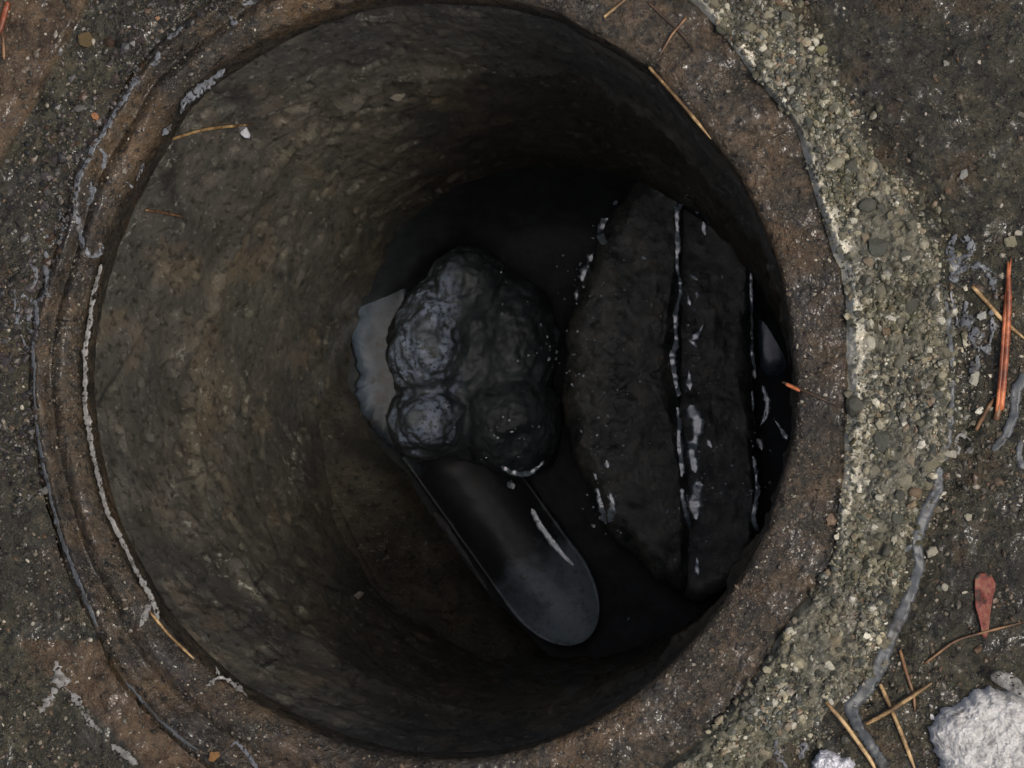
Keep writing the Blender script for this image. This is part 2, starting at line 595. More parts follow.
def wall_r(T, Zz):
    base = r_open(T) + 0.003
    q = np.stack([np.cos(T) * 0.18, np.sin(T) * 0.18, Zz * 0.4], -1)
    d = 0.0045 * fbm(q, 11, 3, 61) + 0.0026 * fbm(q, 38, 4, 62, 0.55) + 0.0007 * fbm(q, 200, 3, 63) + 0.0025 * sstep(0.28, 0.42, fbm(q, 70, 2, 67))
    # rough joint between two shaft rings
    zj = -0.255 + 0.03 * fbm(q, 14, 3, 64)
    j = np.exp(-((Zz - zj) / 0.012) ** 2)
    d = d - j * (0.004 + 0.006 * fbm(q, 50, 4, 65)) + 0.006 * sstep(0.0, 0.02, zj - Zz)
    return base + d


T, ZZ = np.meshgrid(thw, zw, indexing='ij')
RW = wall_r(T, ZZ)
V = np.stack([C0[0] + RW * np.cos(T), C0[1] + RW * np.sin(T), ZZ], -1)
me = mesh_np('shaft_wall', V.reshape(-1, 3), grid_faces(NTH, NZ, True))
shaft = obj('shaft_wall', me, M['shaft'], label='olive brown stained concrete wall lining the round shaft', cat='wall')
# floor: silted concrete with a bench on the lower left
gx = np.linspace(-0.25, 0.25, 260)
X, Y = np.meshgrid(C0[0] + gx, C0[1] + gx, indexing='ij')


def seg_side(pts, z):
    p = P([a for a, b in pts], [b for a, b in pts], z)[:, :2]
    return p


LEFT_EDGE = seg_side([(440, 60), (385, 180), (352, 300), (352, 380), (375, 435), (415, 475), (440, 515), (490, 590), (540, 640), (640, 740)], -0.79)


def signed_to_polyline(X, Y, p):
    """distance to the polyline, negative on the left hand side of its direction"""
    best = np.full(X.shape, 1e9)
    sgn = np.ones(X.shape)
    for a, b in zip(p[:-1], p[1:]):
        d = b - a
        L2 = d @ d
        t = np.clip(((X - a[0]) * d[0] + (Y - a[1]) * d[1]) / L2, 0, 1)
        ex, ey = X - (a[0] + t * d[0]), Y - (a[1] + t * d[1])
        dist = np.hypot(ex, ey)
        cr = d[0] * (Y - a[1]) - d[1] * (X - a[0])
        m = dist < best
        best = np.where(m, dist, best)
        sgn = np.where(m, np.sign(cr), sgn)
    return best * sgn


sdl = signed_to_polyline(X, Y, LEFT_EDGE)      # running downwards in view: right hand = left bench
nz_ = fbm2(X, Y, 30, 4, 71)
bench = -sdl + 0.004 * nz_
Zf = Z_FLOOR + 0.045 * sstep(-0.006, 0.016, bench) + 0.75 * np.clip(bench, 0, 1) + 4.0 * np.clip(bench - 0.01, 0, 1) ** 2 + 0.004 * nz_ + 0.0015 * fbm2(X, Y, 160, 3, 72)
_th, _r = polar(X, Y)
Zf = Zf + 9.0 * np.clip(_r - (r_open(_th) - 0.075), 0, 1) ** 2 * sstep(0.0, 0.02, bench)
me = mesh_np('shaft_floor', np.stack([X, Y, Zf], -1).reshape(-1, 3), grid_faces(260, 260))
floor_o = obj('shaft_floor', me, M['shaft'], kind='structure')


a = np.linspace(0, 2 * np.pi, 160, endpoint=False)
rad = np.linspace(0.0005, 0.24, 70)
A, Rr = np.meshgrid(a, rad, indexing='ij')
X, Y = C0[0] + Rr * np.cos(A), C0[1] + Rr * np.sin(A)
Vw = np.stack([X, Y, Z_WATER + 0.004 * fbm2(X, Y, 25, 4, 75) + 0.05 * np.clip((Rr - 0.15) / 0.05, 0, 2) ** 2 * sstep(0.1, 0.7, np.cos(A - 1.35))], -1)
me = mesh_np('silt', Vw.reshape(-1, 3), grid_faces(160, 70, True))
silt = obj('silt', me, M['silt'], kind='structure')

# ------------------------------------------------------------------ the rim ring
frame = empty('manhole_frame', (C0[0], C0[1], 0), 'rust brown worn ring framing the round shaft opening', 'manhole frame')
frame_inv = Matrix.Translation((-C0[0], -C0[1], 0))
u = np.linspace(0, 1.10, 94)


def ring_r(t):
    a, b = r_open(t), r_ring(t)
    return a + (b - a) * u[None, :]


R = ring_r(th_all[:, None])
X = C0[0] + R * np.cos(th_all[:, None])
Y = C0[1] + R * np.sin(th_all[:, None])
Z = z_ring(X, Y)
top = np.stack([X, Y, Z], -1)
# the throat: inner face going down and tucking behind the shaft wall
ln = []
for k, (dr, dz) in enumerate([(0.012, -0.060), (0.004, -0.040), (-0.0005, -0.030), (-0.001, -0.016), (-0.0006, -0.008), (-0.0002, -0.0052)]):
    rr = r_open(th_all) + dr + 0.0006 * fbm2(np.cos(th_all) * 0.2, np.sin(th_all) * 0.2, 120, 3, 80 + k)
    ln.append(np.stack([C0[0] + rr * np.cos(th_all), C0[1] + rr * np.sin(th_all), Z[:, 0] + dz + 0.004], -1))
V = np.concatenate([np.stack(ln, 1), top], 1)
me = mesh_np('ring', (V - np.array([C0[0], C0[1], 0])).reshape(-1, 3), grid_faces(V.shape[0], V.shape[1], True))
obj('ring', me, M['ring'], frame)

# ------------------------------------------------------------------ mortar collar with exposed stones
collar = empty('mortar_collar', (C0[0] + 0.22, C0[1], 0.0), 'pale crumbling mortar collar with exposed stones along the right of the opening', 'mortar collar')
cofs = np.array(collar.location)
thc = np.linspace(math.radians(-84), math.radians(74), 1100)
uc = np.concatenate([np.linspace(-0.06, 0.2, 34)[:-1], np.linspace(0.2, 1.10, 116)])
Rc = r_ring(thc)[:, None] + np.maximum(r_mort(thc) - r_ring(thc), 1e-3)[:, None] * uc[None, :]
X = C0[0] + Rc * np.cos(thc[:, None])
Y = C0[1] + Rc * np.sin(thc[:, None])
Z = z_collar(X, Y)
me = mesh_np('mortar_bed', (np.stack([X, Y, Z], -1) - cofs).reshape(-1, 3), grid_faces(1100, len(uc)))
# dry pale lime along the inner edge, in patches
deg = np.degrees(thc)
edge = 1.5 * np.exp(-((uc - 0.07) / 0.12) ** 2)[None, :] * (
    1.2 * np.exp(-((deg - 16) / 15) ** 2) + 1.2 * np.exp(-((deg - 49) / 5) ** 2) + 0.7 * np.exp(-((deg + 10) / 9) ** 2))[:, None]
pale = np.clip(edge * (0.9 + 0.9 * fbm2(X, Y, 90, 4, 91)) * 1.3, 0, 1)
at = me.attributes.new('pale', 'FLOAT', 'POINT')
at.data.foreach_set('value', pale.astype(np.float32).ravel())
obj('mortar_bed', me, M['mortar'], collar)


def rock_mesh(name, sub, seed, squash=(1, 0.8, 0.6), jit=0.22):
    bm = bmesh.new()
    bmesh.ops.create_icosphere(bm, subdivisions=sub, radius=1)
    r = random.Random(seed)
    cuts = [(Vector((r.uniform(-1, 1), r.uniform(-1, 1), r.uniform(-1, 1))).normalized(), r.uniform(0.55, 0.85)) for _ in range(6)]
    for v in bm.verts:
        for n, d in cuts:
            e = v.co.dot(n) - d
            if e > 0:
                v.co -= n * e
        v.co *= 1 + r.uniform(-jit, jit) * 0.35
        v.co = Vector((v.co.x * squash[0], v.co.y * squash[1], v.co.z * squash[2]))
    me = bpy.data.meshes.new(name)
    bm.to_mesh(me)
    bm.free()
    return me


stone_meshes = [rock_mesh('stone', 2, 100 + i, (1, random.uniform(0.65, 0.95), random.uniform(0.5, 0.75)), 0.2) for i in range(12)]
for m_ in stone_meshes:
    m_.materials.append(M['stone'])


def in_view(x, y, pad=12):
    d = (np.stack([x, y, 0 * x], -1) - CP) @ RM
    px = 512 + d[..., 0] / -d[..., 2] * FPX
    py = 384 - d[..., 1] / -d[..., 2] * FPX
    return (px > -pad) & (px < 1024 + pad) & (py > -pad) & (py < 768 + pad)


cnt = 0
placed = []
while cnt < 300:
    t_ = math.radians(random.uniform(-66, 62))
    uu = random.uniform(0.06, 0.94)
    a_, b_ = float(r_ring(t_)), float(r_mort(t_))
    rr = a_ + (b_ - a_) * uu
    x, y = C0[0] + rr * math.cos(t_), C0[1] + rr * math.sin(t_)
    if not in_view(np.array(x), np.array(y)):
        continue
    big_ = math.exp(-((math.degrees(t_) - 6) / 16) ** 2) * (uu > 0.3)
    sz = min(0.0068, (0.0017 + 0.0009 * big_) * math.exp(abs(random.gauss(0, 0.55))))
    if uu < 0.22 and random.random() < 0.8:
        continue
    if any((x - q[0]) ** 2 + (y - q[1]) ** 2 < (0.75 * (sz + q[2])) ** 2 for q in placed):
        continue
    placed.append((x, y, sz))
    z = float(z_collar(np.array(x), np.array(y)))
    o = obj('stone', stone_meshes[cnt % 12], None, collar)
    o.location = Vector((x, y, z + sz * random.uniform(-0.35, 0.12))) - Vector(cofs)
    o.rotation_euler = (random.uniform(-0.4, 0.4), random.uniform(-0.4, 0.4), random.uniform(0, 6.28))
    o.scale = (sz, sz, sz)
    cnt += 1


def chips(name, xs, ys, zs, sizes, mat, parent=None, ofs=(0, 0, 0), flat=0.6, **kw):
    bm = bmesh.new()
    bmesh.ops.create_icosphere(bm, subdivisions=1, radius=1)
    base = np.array([v.co[:] for v in bm.verts])
    fac = np.array([[v.index for v in f.verts] for f in bm.faces])
    bm.free()
    n = len(xs)
    nb = len(base)
    B = base[None] * (1 + rng.uniform(-0.38, 0.25, (n, nb, 1)))
    B = B * np.stack([np.ones(n), rng.uniform(0.5, 0.95, n), rng.uniform(0.35, 0.8, n) * flat / 0.6], -1)[:, None, :]
    al = rng.uniform(0, 2 * np.pi, n)
    ti = rng.uniform(-0.5, 0.5, n)
    x, y, z = B[..., 0], B[..., 1], B[..., 2]
    ct, st = np.cos(ti)[:, None], np.sin(ti)[:, None]
    x, z = x * ct - z * st, x * st + z * ct
    ca, sa = np.cos(al)[:, None], np.sin(al)[:, None]
    x, y = x * ca - y * sa, x * sa + y * ca
    V = np.stack([x, y, z], -1) * np.asarray(sizes)[:, None, None] + np.stack([xs, ys, zs], -1)[:, None, :] - np.asarray(ofs)
    F = (fac[None] + (np.arange(n) * nb)[:, None, None]).reshape(-1, 3)
    return obj(name, mesh_np(name, V.reshape(-1, 3), F, False), mat, parent, kind='stuff', **kw)


# fine chips in the collar
n = 30000
t_ = np.radians(rng.uniform(-68, 64, n))
uu = np.where(rng.uniform(0, 1, n) < 0.93, rng.uniform(0.02, 1.0, n), 1.0 + np.abs(rng.normal(0, 0.14, n)))
rr = r_ring(t_) + (r_mort(t_) - r_ring(t_)) * uu
x, y = C0[0] + rr * np.cos(t_), C0[1] + rr * np.sin(t_)
k = in_view(x, y) & ((uu > 0.2) | (rng.uniform(0, 1, n) < 0.4)) & (fbm2(x, y, 60, 3, 103) + rng.uniform(-0.3, 0.3, n) > -0.02)
x, y = x[k], y[k]
s_ = 0.00045 * np.exp(np.abs(rng.normal(0, 0.8, len(x))))
s_ = np.minimum(s_, 0.0032)
chips('stone_chips', x, y, z_top(x, y) + s_ * 0.1, s_, M['chip'], collar, cofs)

# grit on the ground and on the ring
n = 26000
px = rng.uniform(-15, 1040, n)
py = rng.uniform(-15, 785, n)
p = P(px, py, 0.01)
x, y = p[:, 0], p[:, 1]
th, r = polar(x, y)
dens = 0.35 + 0.65 * (fbm2(x, y, 35, 3, 101) > 0.0)
dens = np.where(th > 0.25, dens * np.where(np.abs(th) < 1.57, 0.45, 1.0), dens)
k = (r > r_mort(th) + 0.001) & (rng.uniform(0, 1, n) < dens)
x, y = x[k], y[k]
s_ = 0.00055 * np.exp(np.abs(rng.normal(0, 0.6, len(x))))
s_ = np.minimum(s_, 0.0026)
chips('grit', x, y, z_ground(x, y) + s_ * 0.15, s_, M['grit'], label='fine wet grit scattered over the ground round the collar', cat='grit')
n = 1700
t_ = np.radians(rng.uniform(112, 196, n))
rr = r_ring(t_) + np.abs(rng.normal(0, 0.022, n)) - 0.003
x, y = C0[0] + rr * np.cos(t_), C0[1] + rr * np.sin(t_)
k = in_view(x, y) & (fbm2(x, y, 45, 3, 104) + rng.uniform(-0.4, 0.4, n) > -0.15)
x, y = x[k], y[k]
s_ = np.minimum(0.0009 * np.exp(np.abs(rng.normal(0, 0.6, len(x)))), 0.0036)
chips('rubble', x, y, z_top(x, y) + s_ * 0.05, s_, M['rubble'], label='dark wet rubble packed along the left side of the ring', cat='rubble')
n = 9000
t_ = rng.uniform(-np.pi, np.pi, n)
uu = rng.uniform(0.05, 1.0, n)
rr = r_open(t_) + (r_ring(t_) - r_open(t_)) * uu
x, y = C0[0] + rr * np.cos(t_), C0[1] + rr * np.sin(t_)
k = in_view(x, y) & (fbm2(x, y, 40, 3, 102) + rng.uniform(-0.5, 0.5, n) > 0.05)
x, y = x[k], y[k]
s_ = np.minimum(0.00045 * np.exp(np.abs(rng.normal(0, 0.5, len(x)))), 0.0018)
chips('ring_grit', x, y, z_ring(x, y) + s_ * 0.1, s_, M['grit'], label='fine gritty sand stuck to the brown ring', cat='grit')

# ------------------------------------------------------------------ things at the bottom of the shaft
# concrete benching: D-shaped block with a step down towards the wall
def poly_resample(pts, z, step):
    p = P([a for a, b in pts], [b for a, b in pts], z)[:, :2]
    p = np.vstack([p, p[:1]])
    out = []
    for a, b in zip(p[:-1], p[1:]):
        n_ = max(1, int(np.linalg.norm(b - a) / step))
        for i in range(n_):
            out.append(a + (b - a) * i / n_)
    out = np.array(out)
    k_ = 5
    acc = sum(np.roll(out, s, 0) for s in range(-k_, k_ + 1)) / (2 * k_ + 1)
    return acc


def slab(name, pts, ztop, zbot, mat, parent, ofs, rough=0.004, rings=34, edge=0.010, tilt=(0, 0), seed=0, jag=0.003):
    """solid block with a worn edge; outline in view, real thickness"""
    o_ = poly_resample(pts, ztop, 0.0022)
    c_ = o_.mean(0)
    q = np.stack([o_[:, 0], o_[:, 1], 0 * o_[:, 0]], -1)
    nrm = (o_ - c_) / np.linalg.norm(o_ - c_, axis=1)[:, None]
    o_ = o_ + nrm * (jag * fbm(q, 60, 4, 201 + seed))[:, None]
    f = np.concatenate([np.linspace(0.004, 0.9, rings - 8), np.linspace(0.92, 1.0, 8)])
    XY = c_ + (o_ - c_)[:, None, :] * f[None, :, None]
    dist = np.linalg.norm((o_ - c_), axis=1)[:, None] * (1 - f[None, :])
    X_, Y_ = XY[..., 0], XY[..., 1]
    Z_ = ztop + rough * fbm2(X_, Y_, 28, 4, 211 + seed) + rough * 0.35 * fbm2(X_, Y_, 150, 3, 212 + seed)
    Z_ = Z_ + (X_ - c_[0]) * tilt[0] + (Y_ - c_[1]) * tilt[1]
    Z_ = Z_ - edge * (1 - np.sqrt(np.clip(1 - (1 - np.clip(dist / edge, 0, 1)) ** 2, 0, 1)))
    top_ = np.stack([X_, Y_, Z_], -1)
    wall_ = []
    for fz in np.linspace(0.12, 1, 8):
        zz = Z_[:, -1] * (1 - fz) + zbot * fz
        pp = o_ + nrm * (0.003 * fbm(np.stack([o_[:, 0], o_[:, 1], zz], -1), 50, 3, 220 + seed))[:, None]
        wall_.append(np.stack([pp[:, 0], pp[:, 1], zz], -1))
    V_ = np.concatenate([top_, np.stack(wall_, 1)], 1)
    me_ = mesh_np(name, (V_ - np.asarray(ofs)).reshape(-1, 3), grid_faces(V_.shape[0], V_.shape[1], True))
    return obj(name, me_, mat, parent)


def mat_bench():
    t = NT('wet_dark_concrete')
    mid = t.noise(48, 8, 0.7, 0.3, 1.5)
    fine = t.noise(260, 5, 0.7)
    c = t.ramp(mid, [(0.36, (0.022, 0.026, 0.027)), (0.5, (0.075, 0.084, 0.080)), (0.66, (0.18, 0.168, 0.138))])
    c = t.mix(t.ramp(fine, [(0.62, 0.0), (0.73, 0.6)]), c, (0.30, 0.30, 0.29))
    n = t.bump(fine, 0.6, 0.0015)
    n = t.bump(mid, 0.3, 0.002, n)
    return t.done(c, t.mapr(t.noise(70, 4, 0.6, 0, 3), 0.35, 0.65, 0.16, 0.5), n, ior=1.6)


M['bench'] = mat_bench()
bo = P(665, 400, Z_FLOOR)
benching = empty('concrete_benching', bo, 'dark wet D-shaped concrete benching with glints painted along its edges at the shaft bottom', 'benching')
ZB = -0.735
slab('upper_step', [(684, 150), (640, 170), (610, 205), (585, 262), (563, 330), (559, 400), (570, 455), (590, 505), (612, 540), (650, 578), (686, 600), (690, 520), (682, 420), (680, 300), (683, 220)],
     ZB, Z_FLOOR, M['bench'], benching, bo, 0.004, rings=60, edge=0.026, seed=1, jag=0.006)
slab('lower_step', [(672, 150), (748, 150), (751, 250), (753, 380), (757, 520), (752, 560), (725, 596), (690, 606), (672, 590), (668, 400)],
     ZB - 0.022, Z_FLOOR, M['bench'], benching, bo, 0.0035, rings=60, edge=0.016, seed=2, jag=0.006)

# grey pipe lying from under the lump
def tube(name, pts, radii, mat, parent=None, ofs=(0, 0, 0), seg=20, cap=True, flat=1.0, noise=0.0, seed=0, **kw):
    pts = [np.asarray(p, float) for p in pts]
    n_ = len(pts)
    rows = []
    for i in range(n_):
        d = pts[min(i + 1, n_ - 1)] - pts[max(i - 1, 0)]
        d = d / np.linalg.norm(d)
        up = np.array([0, 0, 1.0])
        if abs(d[2]) > 0.95:
            up = np.array([1.0, 0, 0])
        s1 = np.cross(d, up)
        s1 /= np.linalg.norm(s1)
        s2 = np.cross(s1, d)
        a_ = np.linspace(0, 2 * np.pi, seg, endpoint=False)
        rows.append(pts[i] + radii[i] * (np.cos(a_)[:, None] * s1 + flat * np.sin(a_)[:, None] * s2))
    V_ = np.stack(rows, 1)
    if noise:
        V_ = V_ + noise * (1.0 if seg < 40 else 0.6) * (V_ - np.stack(pts)[None]) * fbm(V_, 3 / max(radii), 3, seed)[..., None]
    V_ = V_.reshape(-1, 3)
    F_ = [list(f) for f in grid_faces(seg, n_, True)]
    if cap:
        F_.append([s * n_ for s in range(seg)][::-1])
        F_.append([s * n_ + n_ - 1 for s in range(seg)])
    me_ = bpy.data.meshes.new(name)
    me_.from_pydata([tuple(v - np.asarray(ofs)) for v in V_], [], F_)
    for p_ in me_.polygons:
        p_.use_smooth = True
    me_.update()
    return obj(name, me_, mat, parent, **kw)


def mat_pipe():
    t = NT('grey_slimed_pipe')
    mid = t.noise(22, 5, 0.6, 0.2, 2.2)
    c = t.ramp(mid, [(0.34, (0.22, 0.275, 0.325)), (0.7, (0.32, 0.39, 0.45))])
    top_ = P(470, 500, -0.78)
    vd = t.n('ShaderNodeVectorMath', operation='DISTANCE')
    t.link(t.co, vd.inputs[0])
    vd.inputs[1].default_value = tuple(top_)
    mud = t.math('ADD', vd.outputs['Value'], t.math('MULTIPLY', t.math('SUBTRACT', t.noise(34, 5, 0.65), 0.5), 0.11))
    c = t.mix(t.mapr(mud, 0.062, 0.105, 0.96, 0.0), c, (0.016, 0.018, 0.020))
    c = t.mix(t.ramp(t.noise(140, 5, 0.75), [(0.52, 0.0), (0.68, 0.7)]), c, (0.06, 0.056, 0.048))
    n = t.bump(t.noise(120, 3, 0.5), 0.15, 0.001)
    return t.done(c, 0.4, n)


M['pipe'] = mat_pipe()
ta, tb = P(436, 432, -0.775), P(586, 640, -0.775)
ax = tb - ta
LEN = float(np.linalg.norm(ax))
ax /= LEN
sx_ = np.array([-ax[1], ax[0], 0.0])
WID = 0.036
fl = np.concatenate([np.linspace(0, 0.72, 44), 0.72 + 0.28 * np.sin(np.linspace(0.06, 1, 26) * np.pi / 2)])
cr_ = np.linspace(-1, 1, 29)
rows = []
for f in fl:
    w_ = WID * (1.0 if f <= 0.72 else math.sqrt(max(1 - ((f - 0.72) / 0.28) ** 2, 0.0004)))
    c_ = ta + ax * LEN * f
    dep = 0.016 * (w_ / WID)
    top_ = [c_ + sx_ * w_ * v + np.array([0, 0, -dep * (1 - abs(v) ** 2.6) - 0.010 * (1 - f) + 0.002]) for v in cr_]
    bot_ = [c_ + sx_ * w_ * 1.05 * v + np.array([0, 0, -dep * (1 - abs(v) ** 2.6) - 0.010 * (1 - f) - 0.004]) for v in cr_[::-1]]
    rows.append(top_ + bot_)
V_ = np.array(rows).transpose(1, 0, 2)
V_ = V_ + (0.0007 * fbm(V_, 70, 3, 331))[..., None] * np.array([0.6, 0.6, 1.0])
pipe_o = obj('drain_trough', mesh_np('drain_trough', V_.reshape(-1, 3), grid_faces(V_.shape[0], V_.shape[1], True)), M['pipe'],
             label='flat grey trough with rounded end leading out from under the dark lump', cat='trough')

# the dark lump: several lobes grown together
def lump(name, lobes, voxel, mat, disp, seed, **kw):
    bm = bmesh.new()
    for (px_, py_, z_, rx, ry, rz, rot) in lobes:
        c_ = P(px_, py_, z_)
        mt = Matrix.Translation(c_) @ Matrix.Rotation(rot, 4, 'Z') @ Matrix.Diagonal((rx, ry, rz, 1))
        bmesh.ops.create_icosphere(bm, subdivisions=4, radius=1, matrix=mt)
    me_ = bpy.data.meshes.new('tmp')
    bm.to_mesh(me_)
    bm.free()
    t_o = bpy.data.objects.new('tmp', me_)
    col.objects.link(t_o)
    md = t_o.modifiers.new('r', 'REMESH')
    md.mode = 'VOXEL'
    md.voxel_size = voxel
    sm = t_o.modifiers.new('s', 'SMOOTH')
    sm.iterations = 22
    dg = bpy.context.evaluated_depsgraph_get()
    me2 = bpy.data.meshes.new_from_object(t_o.evaluated_get(dg))
    bpy.data.objects.remove(t_o)
    n_ = len(me2.vertices)
    co = np.empty(n_ * 3, np.float32)
    no = np.empty(n_ * 3, np.float32)
    me2.vertices.foreach_get('co', co)
    me2.vertices.foreach_get('normal', no)
    co, no = co.reshape(-1, 3), no.reshape(-1, 3)
    co = co + no * (disp * fbm(co, 58, 4, seed) - 0.0 * disp * (1 - np.abs(fbm(co * np.array([1.0, 0.55, 1.0]), 30, 3, seed + 9)) * 4).clip(0, 1) ** 2 + disp * 0.28 * fbm(co, 190, 3, seed + 5))[:, None]
    me2.vertices.foreach_set('co', co.astype(np.float32).ravel())
    me2.polygons.foreach_set('use_smooth', np.ones(len(me2.polygons), bool))
    me2.update()
    me2.name = name
    return obj(name, me2, mat, **kw)


def mat_lump():
    t = NT('wet_black_muck')
    mid = t.noise(40, 7, 0.7, 0.3)
    fine = t.noise(240, 5, 0.7)
    c = t.ramp(mid, [(0.35, (0.030, 0.037, 0.042)), (0.55, (0.075, 0.090, 0.098)), (0.72, (0.15, 0.17, 0.18))])
    # sky sheen painted into the colour of the left lobes, peppered with holes
    sx = t.n('ShaderNodeSeparateXYZ')
    t.link(t.co, sx.inputs[0])
    xr = P(470, 350, -0.70)[0]
    xl = P(390, 350, -0.70)[0]
    msk = t.mapr(sx.outputs[0], xl + 0.045, xr - 0.004, 1.0, 0.0)
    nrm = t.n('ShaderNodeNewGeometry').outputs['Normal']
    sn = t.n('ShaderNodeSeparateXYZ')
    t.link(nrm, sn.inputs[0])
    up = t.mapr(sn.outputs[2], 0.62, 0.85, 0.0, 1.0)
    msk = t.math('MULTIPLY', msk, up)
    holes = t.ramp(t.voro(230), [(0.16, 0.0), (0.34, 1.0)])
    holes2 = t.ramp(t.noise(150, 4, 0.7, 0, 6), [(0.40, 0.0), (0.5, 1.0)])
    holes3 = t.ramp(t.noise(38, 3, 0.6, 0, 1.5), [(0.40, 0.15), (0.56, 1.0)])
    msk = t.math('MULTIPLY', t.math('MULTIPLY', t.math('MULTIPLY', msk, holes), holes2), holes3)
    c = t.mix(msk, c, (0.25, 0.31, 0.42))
    n = t.bump(fine, 0.5, 0.0015)
    return t.done(c, t.mapr(fine, 0.3, 0.7, 0.25, 0.55), n, ior=1.55)


M['lump'] = mat_lump()
lump_o = lump('muck_lump', [(478, 362, -0.772, 0.064, 0.084, 0.058, 0.1), (432, 342, -0.734, 0.036, 0.052, 0.044, -0.2),
                            (432, 420, -0.741, 0.036, 0.032, 0.042, 0.2), (470, 288, -0.744, 0.034, 0.034, 0.050, 0),
                            (515, 345, -0.757, 0.036, 0.056, 0.054, 0), (512, 420, -0.753, 0.040, 0.046, 0.056, 0.1),
                            (536, 440, -0.775, 0.018, 0.026, 0.05, 0)],
              0.0015, M['lump'], 0.0048, 347, label='dark wet lobed lump of muck with speckled sky sheen painted on its left', cat='muck lump')

# ------------------------------------------------------------------ ice: flat sheets and thin frozen trickles, plus shaft glints painted as ribbons
def flat_piece(name, pts, z, thick, mat, seed=0, jag=0.002, zfn=None, bulge=0.0015, **kw):
    o_ = poly_resample(pts, z if z is not None else 0.012, 0.0012)
    c_ = o_.mean(0)
    nrm = (o_ - c_) / np.linalg.norm(o_ - c_, axis=1)[:, None]
    q = np.stack([o_[:, 0], o_[:, 1], 0 * o_[:, 0]], -1)
    o_ = o_ + nrm * (jag * fbm(q, 130, 4, 400 + seed))[:, None]
    f = np.array([0.004, 0.2, 0.4, 0.6, 0.75, 0.87, 0.95, 1.0, 1.0])
    XY = c_ + (o_ - c_)[:, None, :] * f[None, :, None]
    z0 = zfn(XY[..., 0], XY[..., 1]) if zfn else np.full(XY.shape[:2], z)
    hgt = np.array([1, 1, 0.98, 0.95, 0.9, 0.8, 0.62, 0.35, -0.6])
    Z_ = z0 + thick * hgt[None, :] + bulge * fbm2(XY[..., 0], XY[..., 1], 60, 3, 410 + seed) * (f[None, :] < 0.99)
    V_ = np.concatenate([XY, Z_[..., None]], -1)
    me_ = mesh_np(name, V_.reshape(-1, 3), grid_faces(V_.shape[0], 9, True))
    return obj(name, me_, mat, **kw)


from mathutils.bvhtree import BVHTree


class Caster:
    """finds the surface at the shaft bottom seen along a line of sight, so frost lies on what is really there"""
    def __init__(self, objs):
        vs_, fs_, b0 = [], [], 0
        bpy.context.view_layer.update()
        for o in objs:
            mw = np.array(o.matrix_world)
            n_ = len(o.data.vertices)
            co = np.empty(n_ * 3, np.float32)
            o.data.vertices.foreach_get('co', co)
            co = co.reshape(-1, 3) @ mw[:3, :3].T + mw[:3, 3]
            vs_ += [tuple(v) for v in co]
            fs_ += [[b0 + v for v in p_.vertices] for p_ in o.data.polygons]
            b0 += n_
        self.t = BVHTree.FromPolygons(vs_, fs_)

    def z(self, px, py):
        out = []
        for a_, b_ in zip(np.atleast_1d(px), np.atleast_1d(py)):
            q = P(a_, b_, -1.0)
            h = self.t.ray_cast(Vector(CP), Vector(q - CP).normalized())
            out.append(h[0].z if h[0] else Z_WATER)
        return np.array(out)


bottom = Caster([floor_o, silt, pipe_o, lump_o] + list(benching.children))


